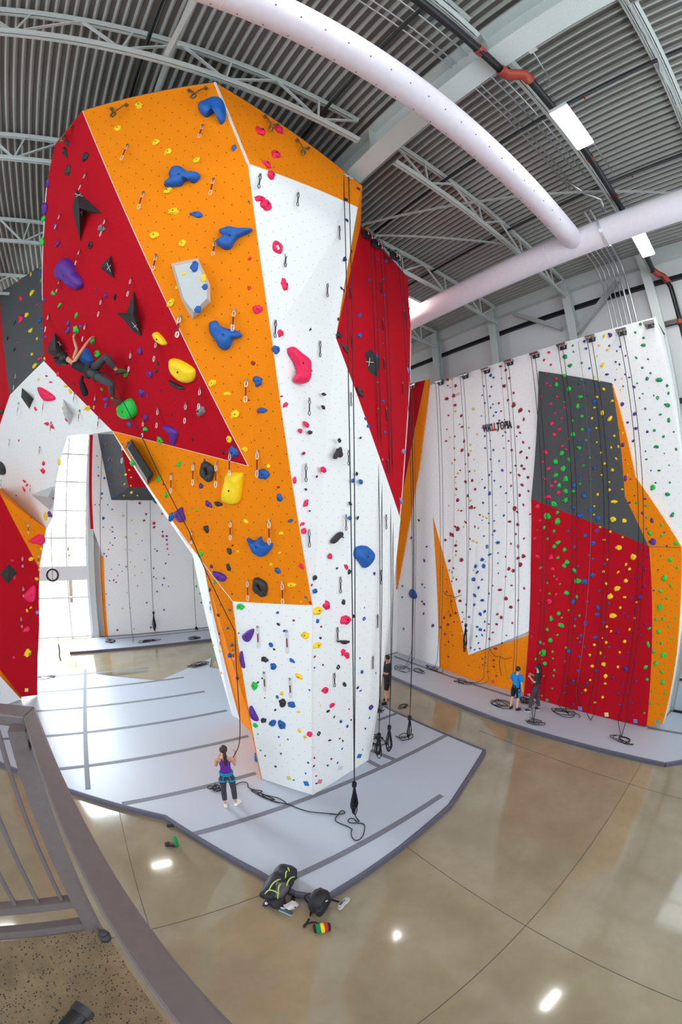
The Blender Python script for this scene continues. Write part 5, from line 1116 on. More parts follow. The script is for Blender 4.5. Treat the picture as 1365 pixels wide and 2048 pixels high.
# ------------------------------------------------------------------ people
def skin_mesh(name, nodes, edges, m, parent=None, sub=2):
    """nodes: {key: (pos, radius or (rx, ry))}; grows one continuous surface along the edges"""
    keys = list(nodes); idx = {k: i for i, k in enumerate(keys)}
    me = bpy.data.meshes.new(name); me.from_pydata([tuple(nodes[k][0]) for k in keys], [(idx[a], idx[b]) for a, b in edges], [])
    ob = bpy.data.objects.new(name, me); COL.objects.link(ob)
    ob.modifiers.new('skin', 'SKIN'); s = ob.modifiers.new('sub', 'SUBSURF'); s.levels = sub; s.render_levels = sub
    sv = me.skin_vertices[0].data
    for k in keys:
        r = nodes[k][1]; sv[idx[k]].radius = r if isinstance(r, tuple) else (r, r)
    sv[0].use_root = True
    ob.modifiers['skin'].use_smooth_shade = True; ob.modifiers['skin'].branch_smoothing = .6
    dgp = bpy.context.evaluated_depsgraph_get()
    nm = bpy.data.meshes.new_from_object(ob.evaluated_get(dgp)); bpy.data.objects.remove(ob); bpy.data.meshes.remove(me)
    nm.polygons.foreach_set('use_smooth', [True]*len(nm.polygons))
    b = Vector(gloc(parent)) if parent else Vector()
    for v in nm.vertices: v.co -= b
    return link(name, nm, parent, m)
M_skin = mat('skin', (206, 150, 120), .55); M_skinp = mat('skin_pale', (222, 176, 150), .55)
def hand_nodes(N, E, side, wr, d, palm_n, s, curl=.5):
    """palm and five curled fingers growing from the wrist along d; palm_n is the palm's inner side"""
    d = d.normalized(); w = d.cross(palm_n).normalized(); pn = w.cross(d).normalized()
    N['palm'+side] = (wr+d*.045*s, (.034*s, .02*s)); E.append(('wr'+side, 'palm'+side))
    N['kn'+side] = (wr+d*.085*s, (.036*s, .018*s)); E.append(('palm'+side, 'kn'+side))
    for i, (off, ln) in enumerate(((-.03, .072), (-.01, .082), (.011, .076), (.03, .06))):
        a = wr+d*.1*s+w*off*s; b = a+(d*math.cos(curl)+pn*math.sin(curl))*ln*.5*s; c = b+(d*math.cos(curl*2.2)+pn*math.sin(curl*2.2))*ln*.5*s
        for t, p, r in (('a', a, .0095), ('b', b, .0088), ('c', c, .008)): N['f%s%d%s' % (side, i, t)] = (p, r*s)
        E += [('kn'+side, 'f%s%da' % (side, i)), ('f%s%da' % (side, i), 'f%s%db' % (side, i)), ('f%s%db' % (side, i), 'f%s%dc' % (side, i))]
    a = wr+d*.04*s-w*.04*s+pn*.008*s; b = a+(d*.7-w*.6+pn*.3).normalized()*.034*s; c = b+(d*.95+pn*.4).normalized()*.028*s
    N['th%sa' % side] = (a, .012*s); N['th%sb' % side] = (b, .0105*s); N['th%sc' % side] = (c, .009*s)
    E += [('palm'+side, 'th%sa' % side), ('th%sa' % side, 'th%sb' % side), ('th%sb' % side, 'th%sc' % side)]
def person(label, J, s, skin, fwd, cloth, palm, curl=.6, female=False, head_fwd=None):
    """J: world joints; s: scale (1 = 1.75 m)"""
    root = thing('person', label, 'person', None, J['base'])
    N, E = {}, []
    ch = J['chest']; pe = J['pelvis']; sp = J['spine']; nk = J['neck']; hd = J['head']
    upb = (hd-nk).normalized(); hf = (head_fwd or fwd); hf = (hf-upb*hf.dot(upb)).normalized(); side = hf.cross(upb)
    tw_ = .88 if female else 1
    N['pelvis'] = (pe, (.135*s, .105*s)); N['spine'] = (sp, (.118*s*tw_, .09*s)); N['chest'] = (ch, (.14*s*tw_, .105*s)); N['neck'] = (nk, .052*s)
    N['jaw'] = (hd-upb*.055*s+hf*.012*s, (.062*s, .066*s)); N['head'] = (hd+upb*.02*s, (.076*s, .09*s)); N['top'] = (hd+upb*.085*s-hf*.008*s, (.055*s, .066*s))
    E += [('pelvis', 'spine'), ('spine', 'chest'), ('chest', 'neck'), ('neck', 'jaw'), ('jaw', 'head'), ('head', 'top')]
    N['nose'] = (hd-upb*.012*s+hf*.098*s, .011*s); E.append(('head', 'nose'))
    for sd in 'LR':
        N['sh'+sd] = (J['sh'+sd], .05*s); N['um'+sd] = (J['sh'+sd].lerp(J['el'+sd], .5), .044*s); N['el'+sd] = (J['el'+sd], .036*s); N['fm'+sd] = (J['el'+sd].lerp(J['wr'+sd], .35), .037*s); N['wr'+sd] = (J['wr'+sd], (.026*s, .022*s))
        E += [('chest', 'sh'+sd), ('sh'+sd, 'um'+sd), ('um'+sd, 'el'+sd), ('el'+sd, 'fm'+sd), ('fm'+sd, 'wr'+sd)]
        hand_nodes(N, E, sd, J['wr'+sd], J.get('hd'+sd, J['wr'+sd]-J['el'+sd]), palm[sd], s, curl)
        N['hip'+sd] = (J['hip'+sd], .085*s); N['th_'+sd] = (J['hip'+sd].lerp(J['kn_'+sd], .5), .07*s); N['kn_'+sd] = (J['kn_'+sd], .053*s); N['cf'+sd] = (J['kn_'+sd].lerp(J['an'+sd], .35), .054*s); N['an'+sd] = (J['an'+sd], .034*s); N['toe'+sd] = (J['toe'+sd], (.036*s, .024*s)); N['ball'+sd] = (J['an'+sd].lerp(J['toe'+sd], .55)-Vector((0, 0, 0)), (.036*s, .03*s))
        E += [('pelvis', 'hip'+sd), ('hip'+sd, 'th_'+sd), ('th_'+sd, 'kn_'+sd), ('kn_'+sd, 'cf'+sd), ('cf'+sd, 'an'+sd), ('an'+sd, 'ball'+sd), ('ball'+sd, 'toe'+sd)]
    skin_mesh('body', N, E, skin, root, 3)
    for q in (-1, 1):
        mb = MB(root.location); mb.ball(hd+side*q*.028*s+hf*.074*s+upb*.012*s, .009*s, 8, 5); mb.build('eye', M_black, root, smooth=True)
        mb = MB(root.location); mb.ball(hd+side*q*.078*s-upb*.005*s, (.016*s, .016*s, .03*s), 8, 5); mb.build('ear', skin, root, smooth=True)
    mb = MB(root.location); mb.ball(hd-upb*.05*s+hf*.078*s, (.018*s, .018*s, .005*s), 8, 4); mb.build('mouth', mat('lips', (150, 80, 76), .5), root, smooth=True)
    bd = root.children[0]; bl = Vector(gloc(root))
    segs = [(a, b, N[a][0], N[b][0], max(N[a][1]) if isinstance(N[a][1], tuple) else N[a][1], max(N[b][1]) if isinstance(N[b][1], tuple) else N[b][1]) for a, b in E]
    def bone(p):
        best = (9, None, None, 0)
        for a, b, pa, pb, ra, rb in segs:
            ab = pb-pa; t = max(0, min(1, (p-pa).dot(ab)/max(ab.length_squared, 1e-9))); d = (p-pa-ab*t).length/(ra+(rb-ra)*t)
            if d < best[0]: best = (d, a, b, t)
        return best[1:]
    regs = [bone(f.center+bl) for f in bd.data.polygons]
    def wear(name, sel, off, m, puff=None):
        """a garment: the body's own skin over the chosen region, lifted off it"""
        fs = [f for f, r in zip(bd.data.polygons, regs) if sel(*r) and (puff is None or puff(f))]; ids = {}; vs = []; out = []
        for f in fs:
            t = []
            for v in f.vertices:
                if v not in ids: ids[v] = len(vs); q = bd.data.vertices[v]; vs.append(q.co+q.normal*off*s)
                t.append(ids[v])
            out.append(t)
        me = bpy.data.meshes.new(name); me.from_pydata([tuple(v) for v in vs], [], out)
        me.polygons.foreach_set('use_smooth', [True]*len(me.polygons))
        o = link(name, me, root, m); md = o.modifiers.new('cloth', 'SOLIDIFY'); md.thickness = min(off*.8, .012)*s; md.offset = -1
        return o
    c = cloth; strip = lambda q: q[:-1] if q[-1] in 'LR' else q
    def in_shirt(a, b, t):
        k = strip(a)+'-'+strip(b)
        if k == 'pelvis-spine': return t > (.06 if c.get('long_shirt') else .25)
        if k == 'spine-chest': return True
        if c['sleeve'] == 'short': return k == 'chest-sh' or k == 'sh-um' or (k == 'um-el' and t < .45) or (k == 'chest-neck' and t < .6)
        return (k == 'chest-sh' and t < .5) or (k == 'chest-neck' and t < .2)
    def in_legs(a, b, t):
        k = strip(a)+'-'+strip(b)
        if k in ('pelvis-hip', 'hip-th_'): return True
        if k == 'pelvis-spine': return t < (.35 if c.get('long_shirt') else .55)
        if k == 'th_-kn_': return True if c['leg'] != 'short' else t < .75
        if c['leg'] == 'short': return False
        return k == 'kn_-cf' or (k == 'cf-an' and t < c.get('cuff', .5))
    def in_shoe(a, b, t):
        k = strip(a)+'-'+strip(b)
        return k in ('an-ball', 'ball-toe') or (k == 'cf-an' and t > .93)
    wear('trousers', in_legs, .016 if c['leg'] != 'short' else .028, c['trousers'])
    wear('shirt', in_shirt, .04 if c.get('long_shirt') else .02, c['shirt'])
    wear('shoe', lambda a, b, t: b[-1] == 'L' and in_shoe(a, b, t), .012, c['shoe']); wear('shoe', lambda a, b, t: b[-1] == 'R' and in_shoe(a, b, t), .012, c['shoe'])
    for sd in 'LR':
        an, to, dn = J['an'+sd], J['toe'+sd], J['sole'+sd]; f = (to-an).normalized(); f = (f-dn*f.dot(dn)).normalized()
        zt = to+dn*.036*s; h = an-dn*an.dot(dn)+dn*zt.dot(dn)-f*.035*s; h = h
        mb = MB(root.location); w = f.cross(dn).normalized()*.043*s; e_ = zt+f*.03*s; mdp = h.lerp(e_, .6)
        mb.prism([h-w*.75, h+w*.75, mdp+w*1.05, e_+w*.5, e_-w*.5, mdp-w*1.05], -dn*.02*s); mb.build('shoe_sole', c.get('sole') or M_black, root)
    if c.get('stripe'):
        o_ = (J['hipR']-pe).normalized()
        wear('side_panel', lambda a, b, t: b[-1] == 'R' and a != 'pelvis' and in_legs(a, b, t), .034, c['stripe'], lambda f: f.normal.dot(o_) > .55)
    # harness
    if c.get('harness'):
        ux = (ch-pe).normalized(); fx = (fwd-ux*fwd.dot(ux)).normalized(); sx = fx.cross(ux)
        hn = c['harness']; cc = pe.lerp(sp, .35)
        mb = MB(root.location)
        for dz, rr in ((-.022, .018), (.022, .018)): mb.tube([cc+ux*dz*s+sx*.15*s*math.cos(a)+fx*.122*s*math.sin(a) for a in [k*math.pi/9 for k in range(18)]], rr*s, 6, closed=True)
        mb.build('harness_belt', hn, root, smooth=True)
        for sd in 'LR':
            h0 = J['hip'+sd].lerp(J['kn_'+sd], .22); dl = (J['kn_'+sd]-J['hip'+sd]).normalized(); a1 = dl.orthogonal().normalized(); a2 = dl.cross(a1)
            mb = MB(root.location); mb.tube([h0+(a1*math.cos(a)+a2*math.sin(a))*.09*s for a in [k*math.pi/8 for k in range(16)]], .02*s, 6, closed=True); mb.build('leg_loop', hn, root, smooth=True)
            mb = MB(root.location); mb.tube([cc-fx*.12*s+sx*(.05 if sd == 'R' else -.05)*s, h0-fx*.1*s], .012*s, 5); mb.build('riser', hn, root)
        if c.get('device'):
            mb = MB(root.location); p = cc+fx*.16*s; mb.ball(p, .03*s, 8, 5); mb.build('belay_device', M_dullsteel, root)
    # hair
    hm = c['hair']; mb = MB(root.location); r = c.get('hair_r', 1.0)
    vs0 = len(mb.v); mb.ball(hd+upb*.035*s-hf*.014*s, (.092*s*r, .1*s*r, .1*s*r), 16, 10)
    keep = MB(root.location); keep.v = mb.v; keep.o = mb.o
    fc = [f for f in mb.f if not all((Vector(mb.v[i])+mb.o-hd).dot(hf) > .035*s and (Vector(mb.v[i])+mb.o-hd).dot(upb) < .07*s for i in f)]
    mb.f = fc; mb.mi = [0]*len(fc); mb.build('hair', hm, root, smooth=True)
    if c.get('ponytail'):
        L = c['ponytail']; mb = MB(root.location); a = hd-hf*.1*s+upb*.03*s
        mb.tube(arc_pts([a, a-hf*.045*s-Vector((0, 0, .07*s)), a-hf*.035*s-Vector((0, 0, L*.55)), a-hf*.01*s-Vector((0, 0, L))], 5), [.026*s+.016*s*math.sin(k/15*3.1) for k in range(16)], 10); mb.build('ponytail', hm, root, smooth=True)
    if c.get('longhair'):
        L = c['longhair']; mb = MB(root.location); a = hd-hf*.06*s
        q = {'a': (a, (.085*s, .06*s)), 'b': (a-hf*.045*s-Vector((0, 0, .16*s)), (.085*s, .045*s)), 'c': (a-hf*.05*s-Vector((0, 0, L*.7)), (.075*s, .04*s)), 'd': (a-hf*.04*s-Vector((0, 0, L)), (.04*s, .025*s))}
        skin_mesh('long_hair', q, [('a', 'b'), ('b', 'c'), ('c', 'd')], hm, root)
    return root
def standing(base, h, yaw, arms, lean=0, feet=(.13, .0), foot_yaw=(0, 0), step=0):
    """upright joints; arms: per side (elbow, wrist) offsets in body axes (right, forward, up) from the shoulder, in units of body scale"""
    s = h/1.75; f = Vector((math.cos(yaw), math.sin(yaw), 0)); r = Vector((f.y, -f.x, 0)); b = Vector(base); Z = Vector((0, 0, 1))
    at = lambda x, y, z: b+r*x*s+f*y*s+Z*z*s
    J = {'base': b, 'pelvis': at(0, 0, .95), 'spine': at(0, lean*.4, 1.14), 'chest': at(0, lean*.8, 1.33), 'neck': at(0, lean, 1.49), 'head': at(0, lean+.02, 1.62)}
    for sd, q, i in (('L', -1, 0), ('R', 1, 1)):
        J['sh'+sd] = at(q*.175, lean*.9, 1.41); e, w = arms[i]
        J['el'+sd] = J['sh'+sd]+r*e[0]*s+f*e[1]*s+Z*e[2]*s; J['wr'+sd] = J['el'+sd]+r*w[0]*s+f*w[1]*s+Z*w[2]*s
        J['hip'+sd] = at(q*.095, 0, .9); fy = step*q
        J['kn_'+sd] = at(q*(.095+feet[0])*.5+q*.01, .03+fy*.5, .5); J['an'+sd] = at(q*feet[0], fy-.02, .09)
        a = yaw+foot_yaw[i]; J['toe'+sd] = J['an'+sd]+Vector((math.cos(a), math.sin(a), 0))*.155*s-Z*.05*s; J['sole'+sd] = -Z
    return J, s, f, r
cl_ = lambda n, rgb: mat('cloth_'+n, rgb, .85, noise_amt=.08, noise_scale=60)
# woman belaying on the central mat
wb = PZ(462, 1611, .1); yaw = math.atan2(.93, .36)
J, s, f, r = standing(wb, 1.62, yaw, (((-.05, .08, -.25), (.08, .2, .12)), ((.04, .08, -.26), (.02, .19, .16))), feet=(.12, 0), foot_yaw=(.1, -.75), step=.02)
person('woman seen from behind in a purple tank top and teal harness belaying on the mat', J, s, M_skin, f,
       dict(sleeve='tank', shirt=cl_('purple', (96, 30, 140)), leg='long', cuff=.5, trousers=cl_('charcoal', (58, 58, 66)), shoe=cl_('white', (236, 232, 230)), sole=cl_('white', (236, 232, 230)), harness=cl_('teal', (22, 140, 178)), device=1, hair=mat('hair_brown', (48, 28, 24), .5), ponytail=.36), {'L': r, 'R': -r}, female=True, head_fwd=(f+Vector((-.2, 0, .5))).normalized())
JW = J
bb = PZ(1028, 1419, .1); yaw = math.atan2(-.1, 1)
J, s, f, r = standing(bb, 1.53, yaw, (((-.08, .0, -.26), (.08, .16, -.12)), ((.07, -.02, -.27), (.02, .06, -.24))), feet=(.13, 0), foot_yaw=(.2, -.5), step=.03)
person('boy in a bright blue t-shirt and black shorts standing on the right mat', J, s, M_skinp, f,
       dict(sleeve='short', long_shirt=True, shirt=cl_('azure', (14, 130, 206)), leg='short', trousers=cl_('black', (26, 26, 32)), stripe=cl_('azure', (14, 130, 206)), shoe=cl_('navy', (26, 38, 70)), harness=cl_('black', (26, 26, 32)), hair=mat('hair_black', (28, 22, 22), .5)), {'L': r, 'R': -r}, head_fwd=(f+r*.5).normalized())
JB = J
gb = PZ(1068, 1422, .1); yaw = math.radians(100)
J, s, f, r = standing(gb, 1.66, yaw, (((-.05, .02, -.26), (.1, .2, .1)), ((.06, .03, -.26), (-.1, .2, .12))), feet=(.13, 0), foot_yaw=(.1, -.1), step=-.13)
person('young woman with long dark hair and maroon harness facing the boy on the right mat', J, s, M_skinp, f,
       dict(sleeve='short', shirt=cl_('dark', (44, 44, 46)), leg='long', cuff=.72, trousers=cl_('grey', (66, 68, 72)), shoe=cl_('shoe_navy', (40, 42, 66)), sole=cl_('white', (236, 232, 230)), harness=cl_('maroon', (130, 18, 62)), device=1, hair=mat('hair_black', (28, 22, 22), .5), longhair=.52), {'L': r, 'R': -r}, female=True)
m_b = PZ(774, 1408, .05); yaw = math.radians(150); m_b.z = .1
J, s, f, r = standing(m_b, 1.77, yaw, (((-.06, .05, -.26), (.1, .22, .08)), ((.07, .05, -.27), (-.06, .22, .04))), feet=(.13, 0), foot_yaw=(.1, -.3), step=-.06)
person('man in a black t-shirt and red striped shorts half hidden behind the tower', J, s, M_skin, f,
       dict(sleeve='short', long_shirt=True, shirt=cl_('black', (26, 26, 32)), leg='short', trousers=cl_('black', (26, 26, 32)), stripe=cl_('red', (190, 24, 44)), shoe=cl_('black', (26, 26, 32)), harness=cl_('darkgrey', (54, 52, 54)), device=1, hair=mat('hair_black', (28, 22, 22), .5), hair_r=.94), {'L': r, 'R': -r})
# climber on the red overhang
c4 = lambda x, y, off: onp(x, y, n4, p4+n4*off)
J = {'pelvis': c4(184, 744, .36), 'spine': c4(170, 739, .42), 'chest': c4(155, 731, .46), 'neck': c4(144, 724.5, .49), 'head': c4(130.5, 716.5, .5),
     'shL': c4(148, 717, .36), 'elL': c4(154, 698, .3), 'wrL': c4(147.5, 677, .15), 'shR': c4(144, 731, .55), 'elR': c4(162, 703, .42), 'wrR': c4(178, 680, .15),
     'hipL': c4(186, 749, .42), 'kn_L': c4(223, 768, .42), 'anL': c4(225, 797, .2), 'toeL': c4(243, 804, .1),
     'hipR': c4(187, 738, .28), 'kn_R': c4(212, 714, .4), 'anR': c4(233, 740, .2), 'toeR': c4(251, 742, .08)}
J['base'] = J['pelvis'].copy(); J['hdL'] = c4(146, 668, .06)-J['wrL']; J['hdR'] = c4(183, 676, .06)-J['wrR']
for sd in 'LR': J['sole'+sd] = (-n4*.2-Vector((0, 0, 1))).normalized()
s = 1.08
print('climber arm', (J['shR']-J['elR']).length, (J['elR']-J['wrR']).length, 'thigh', (J['hipL']-J['kn_L']).length, (J['kn_L']-J['anL']).length, 'torso', (J['chest']-J['pelvis']).length)
cb = person('climber in a black tank top and grey trousers hanging on the red overhang', J, s, M_skin, -n4,
       dict(sleeve='tank', shirt=cl_('black', (26, 26, 32)), leg='long', cuff=.6, trousers=cl_('grey', (66, 64, 64)), shoe=cl_('climbshoe', (84, 70, 46)), harness=cl_('darkgrey', (54, 52, 54)), hair=mat('hair_black', (28, 22, 22), .5), hair_r=1.3), {'L': -n4, 'R': -n4}, head_fwd=(Vector((0, 0, .6))-n4).normalized())
q = c4(164, 780, .45); mb = MB(cb.location); mb.tube([c4(165, 752, .42), c4(163, 762, .45), c4(165, 772, .46), c4(170, 786, .46), c4(172, 792, .46)], [.03, .05, .075, .085, .05], 10); mb.build('chalk_bag', cl_('black', (26, 26, 32)), cb, smooth=True)
for hx, hy, ho, hr in ((121, 716, .52, .15), (121, 727, .54, .12), (126, 728, .52, .10), (116, 720, .54, .11)):
    hb_ = hold_mesh('blob', int(hx), M_black, 3); hp_ = c4(hx, hy, ho); mb = MB(cb.location); mb.add([hp_+v.co*hr for v in hb_.vertices], [tuple(f.vertices) for f in hb_.polygons]); mb.build('hair_lock', mat('hair_black', (28, 22, 22), .5), cb, smooth=True)
# lead rope from the climber through the quickdraws to the belayer
lr = thing('climbing_rope', 'long black lead rope running from the climber down to the woman and over the mat', 'rope', 'lead rope', J['pelvis'])
def surf(x, y, off=.12):
    p, n, nm = hit(x, y); return onp(x, y, n, p+n*off)
dv = JW['pelvis'].lerp(JW['spine'], .35); fW = (Vector((.36, .93, 0))).normalized(); dv = dv+fW*.15
hndR = JW['wrR']
pts = [c4(188, 742, .3), surf(222, 752, .3), surf(240, 790, .25), surf(262, 833, .25), surf(284, 874, .3), surf(310, 930, .25), surf(337, 984, .3), surf(358, 1025, .25), surf(378, 1062, .3)]
mb = MB(lr.location); rope_tube(mb, pts, .010); mb.build('strand', M_rope, lr, smooth=True)
e1_ = pts[-1]; e2_ = hit(476, 1240); e2_ = (m1+V((0, -.15, -.1))) if e2_ is None else onp(470, 1262, e2_[1], e2_[0]+e2_[1]*.15)
hp = plumb(474, 1500, dv)
mb = MB(lr.location); rope_tube(mb, [e1_, e1_.lerp(e2_, .5)-V((0, 0, .03)), e2_], .010); mb.build('strand', M_rope, lr, smooth=True)
mid_ = plumb(480, 1420, (dv*1.03)); mid_.z = max(mid_.z, 1.9)
mb = MB(lr.location); rope_tube(mb, [e2_, e2_.lerp(plumb(480, 1440, dv*1.06), .55), plumb(480, 1440, dv*1.06), plumb(479, 1485, dv*1.03), hndR+V((0, 0, .03)), dv], .010); mb.build('strand', M_rope, lr, smooth=True)
mb = MB(lr.location); rope_tube(mb, [dv, plumb(468, 1560, dv), PZ(472, 1580, .12), PZ(470, 1576, .118)]+f4('265,455 330,420 380,425 390,460 440,480 500,490 460,510 410,480 520,520 600,560 520,545 450,505 560,560 690,590 640,550 560,530 500,520 600,575 700,592 780,625 880,655 1000,668 1090,675', RG5)+f4('100,1336 200,1340 270,1325 240,1300 200,1340 170,1410 300,1470 345,1500', RG4), .011); mb.build('tail', M_rope, lr, smooth=True)
# ------------------------------------------------------------------ bags, shoes and bottles on the floor
def shoe(name, label, px, py, yaw, upper, sole, L=.28, z=0, lace=None, roll=0, lining=None):
    b = PZ(px, py, z); t = thing(name, label, 'shoe', None, b); t.rotation_euler = (roll, 0, yaw)
    def loft(sec, m, nm, cap=True):
        mb = MB(); vs = []; n = 14
        for (x, w, z0, z1, y0) in sec:
            for k in range(n):
                a = 2*math.pi*k/n; c, s_ = math.cos(a), math.sin(a)
                vs.append((x*L, y0*L+w*L*math.copysign(abs(c)**.8, c), (z0+z1)/2*L+(z1-z0)/2*L*math.copysign(abs(s_)**.8, s_)))
        m_ = len(sec); fs = [(i*n+k, i*n+(k+1) % n, (i+1)*n+(k+1) % n, (i+1)*n+k) for i in range(m_-1) for k in range(n)]+[tuple(range(n))[::-1], tuple(range((m_-1)*n, m_*n))]
        mb.add(vs, fs); o = link(nm, mb.mesh(nm, True), t, m); return o
    loft([(-.5, .06, .0, .1, 0), (-.46, .13, 0, .11, 0), (-.3, .15, 0, .1, 0), (-.05, .13, 0, .09, .01), (.2, .18, 0, .09, .02), (.38, .16, .01, .1, .01), (.49, .07, .03, .1, 0)], sole, 'sole')
    loft([(-.48, .05, .08, .3, 0), (-.44, .11, .08, .36, 0), (-.3, .13, .08, .38, 0), (-.12, .12, .08, .37, .01), (.05, .13, .08, .3, .01), (.22, .16, .08, .22, .02), (.37, .14, .08, .18, .01), (.47, .06, .08, .14, 0)], upper, 'upper')
    loft([(-.4, .05, .3, .392, 0), (-.3, .085, .3, .4, 0), (-.16, .08, .3, .392, .01), (-.08, .04, .3, .37, .01)], lining or M_black, 'opening')
    if lace:
        mb = MB()
        for k in range(4):
            x = (-.04+k*.07)*L; zz = (.35-k*.038)*L; mb.tube([(x, -.07*L, zz-.01), (x, 0, zz+.006), (x, .09*L, zz-.01)], .005, 5)
        link('laces', mb.mesh('laces', True), t, lace)
    return t
def bottle(name, label, px, py, z, col, r, h, capc, tilt=0, yaw=0, bodyrough=.2):
    b = PZ(px, py, z); t = thing(name, label, 'bottle', None, b); t.rotation_euler = (tilt, 0, yaw)
    m = mat('plastic_'+name, col, bodyrough); mb = MB(); prof = [(.0, .9), (.03, 1), (.3, .96), (.45, 1), (.68, 1), (.8, .75), (.86, .45), (.92, .42)]
    mb.tube([(0, 0, h*a) for a, k in prof], [r*k for a, k in prof], 14); link('bottle_body', mb.mesh('body', True), t, m)
    mb = MB(); mb.tube([(0, 0, h*.9), (0, 0, h)], r*.5, 12); link('cap', mb.mesh('cap', True), t, mat('cap_'+name, capc, .4)); return t
def blobby(c, r, m, name, parent, seed, amp=.18, squash=1.0, rot=0):
    bm = bmesh.new(); bmesh.ops.create_icosphere(bm, subdivisions=4, radius=1); o = Vector((seed, seed*2.3, seed*.7))
    R = Matrix.Rotation(rot, 3, 'Z')
    for v in bm.verts:
        q = v.co.copy(); k = 1+amp*noise.noise(q*1.5+o)+.06*noise.noise(q*5+o)
        q = Vector([math.copysign(abs(a)**.72, a) for a in q])*k
        v.co = R @ Vector((q.x*r[0], q.y*r[1], q.z*r[2]))
    me = bpy.data.meshes.new(name); bm.to_mesh(me); bm.free(); me.polygons.foreach_set('use_smooth', [True]*len(me.polygons))
    ob = link(name, me, parent, m); ob.location = Vector(c)-gloc(parent); return ob
M_nylon = mat('nylon_black', (30, 29, 34), .6, noise_amt=.2, noise_scale=25, bump=.2); M_nylong = mat('nylon_grey', (92, 86, 92), .7, noise_amt=.12, noise_scale=25); M_lime = mat('strap_lime', (176, 204, 110), .6)
c = PZ(556, 1785, 0); bp = thing('backpack', 'large grey and black hiking backpack with lime straps leaning on the mat edge', 'backpack', None, c)
ax = (PZ(574, 1748, 0.1)-PZ(536, 1800, 0)).normalized(); ax.z = 0; ax.normalize(); rot = math.atan2(ax.y, ax.x); sd = V((ax.y, -ax.x, 0))
blobby(c+V((0, 0, .17)), (.36, .2, .17), M_nylon, 'main_body', bp, 3, rot=rot)
blobby(c+ax*.3+V((0, 0, .24)), (.15, .19, .14), M_nylon, 'lid', bp, 5, rot=rot)
blobby(c-ax*.08+sd*.1+V((0, 0, .24)), (.18, .13, .11), M_nylong, 'front_pocket', bp, 7, rot=rot)
blobby(c-ax*.24+sd*.15+V((0, 0, .12)), (.14, .12, .1), M_nylon, 'side_pocket', bp, 9, rot=rot)
for i, (a, b) in enumerate((((-.3, .0), (.1, .04)), ((-.25, .18), (.0, .1)), ((.12, .1), (.3, .04)), ((-.05, .2), (.25, .2)), ((-.32, -.05), (-.2, .18)), ((.25, .12), (.36, .0)))):
    p, q = c+ax*a[0]+sd*a[1], c+ax*b[0]+sd*b[1]; mb = MB(c); mb.tube(arc_pts([p+V((0, 0, .22)), p.lerp(q, .35)+V((0, 0, .385)), p.lerp(q, .7)+V((0, 0, .385)), q+V((0, 0, .31))], 5), .012, 6); mb.build('strap', M_lime, bp, smooth=True)
mb = MB(c)
for k in range(3): mb.tube(arc_pts([c-ax*(.2+.04*k)+sd*.2+V((0, 0, .05)), c-ax*(.1+.03*k)+sd*(.33+.05*k)+V((0, 0, .03)), c+ax*(.08-.1*k)+sd*(.3+.03*k)+V((0, 0, .03)), c+ax*.14+sd*.2+V((0, 0, .04))], 5), .014, 6)
mb.build('loose_strap', M_nylon, bp, smooth=True)
for k, q in enumerate(((-.36, .02), (-.2, .16))):
    mb = MB(c); mb.ball(c+ax*q[0]+sd*q[1]+V((0, 0, .2 if k else .1)), .03, 8, 5); mb.build('buckle', M_frame, bp)
c = PZ(640, 1815, 0); bk = thing('backpack', 'plain black backpack standing upright beside the mat corner', 'backpack', None, c)
blobby(c+V((0, 0, .2)), (.2, .15, .21), M_nylon, 'main_body', bk, 12, amp=.1, rot=.5)
blobby(c+V((-.03, -.12, .15)), (.16, .06, .12), M_nylon, 'front_pocket', bk, 14, amp=.08, rot=.5)
mb = MB(c); mb.tube(arc_pts([c+V((-.05, 0, .4)), c+V((-.03, .0, .46)), c+V((.03, .02, .46)), c+V((.05, .02, .4))], 5), .012, 6); mb.build('grab_handle', M_nylon, bk, smooth=True)
mb = MB(c); mb.box(c+V((.02, -.16, .33)), c+V((.06, -.15, .35))); mb.build('logo_tag', M_frame, bk)
for k in (-1, 1):
    mb = MB(c); mb.tube(arc_pts([c+V((.1*k, .12, .36)), c+V((.16*k, .2, .2)), c+V((.12*k, .16, .03)), c+V((.18*k+.05, .05, .015)), c+V((.28*k+.05, -.08, .012))], 5), .014, 6); mb.build('shoulder_strap', M_nylon, bk, smooth=True)
cw = lambda n, rgb: mat('fabric_'+n, rgb, .8, noise_amt=.1, noise_scale=40)
# chalk bag with coloured stripes
c = PZ(645, 1861, 0); cb2 = thing('chalk_bag', 'green, yellow and red striped chalk bag lying in front of the black backpack', 'chalk bag', None, c)
d = (PZ(662, 1858, 0)-PZ(634, 1862, 0)).normalized(); L = .26
mb = MB(c); 
for i, (m, a, b) in enumerate(((cw('black', (24, 24, 26)), -.5, -.36), (cw('green', (16, 130, 70)), -.36, -.08), (cw('yellow', (236, 206, 20)), -.08, .12), (cw('red', (200, 30, 36)), .12, .34), (cw('black', (24, 24, 26)), .34, .46))):
    r0, r1 = .055+.03*math.cos(a*2.2), .055+.03*math.cos(b*2.2)
    m_ = MB(c); m_.tube([c+d*a*L+V((0, 0, .075)), c+d*(a+b)/2*L+V((0, 0, .078)), c+d*b*L+V((0, 0, .075))], [r0, (r0+r1)/2+.004, r1], 14); m_.build('stripe_band', m, cb2, smooth=True)
mb = MB(c); mb.tube(arc_pts([c+V((.02, .08, .06)), c+V((-.02, .2, .015)), c+V((-.16, .24, .015)), c+V((-.2, .2, .015)), c+V((-.05, .3, .015))], 5), .016, 6); mb.build('waist_strap', M_nylon, cb2, smooth=True)
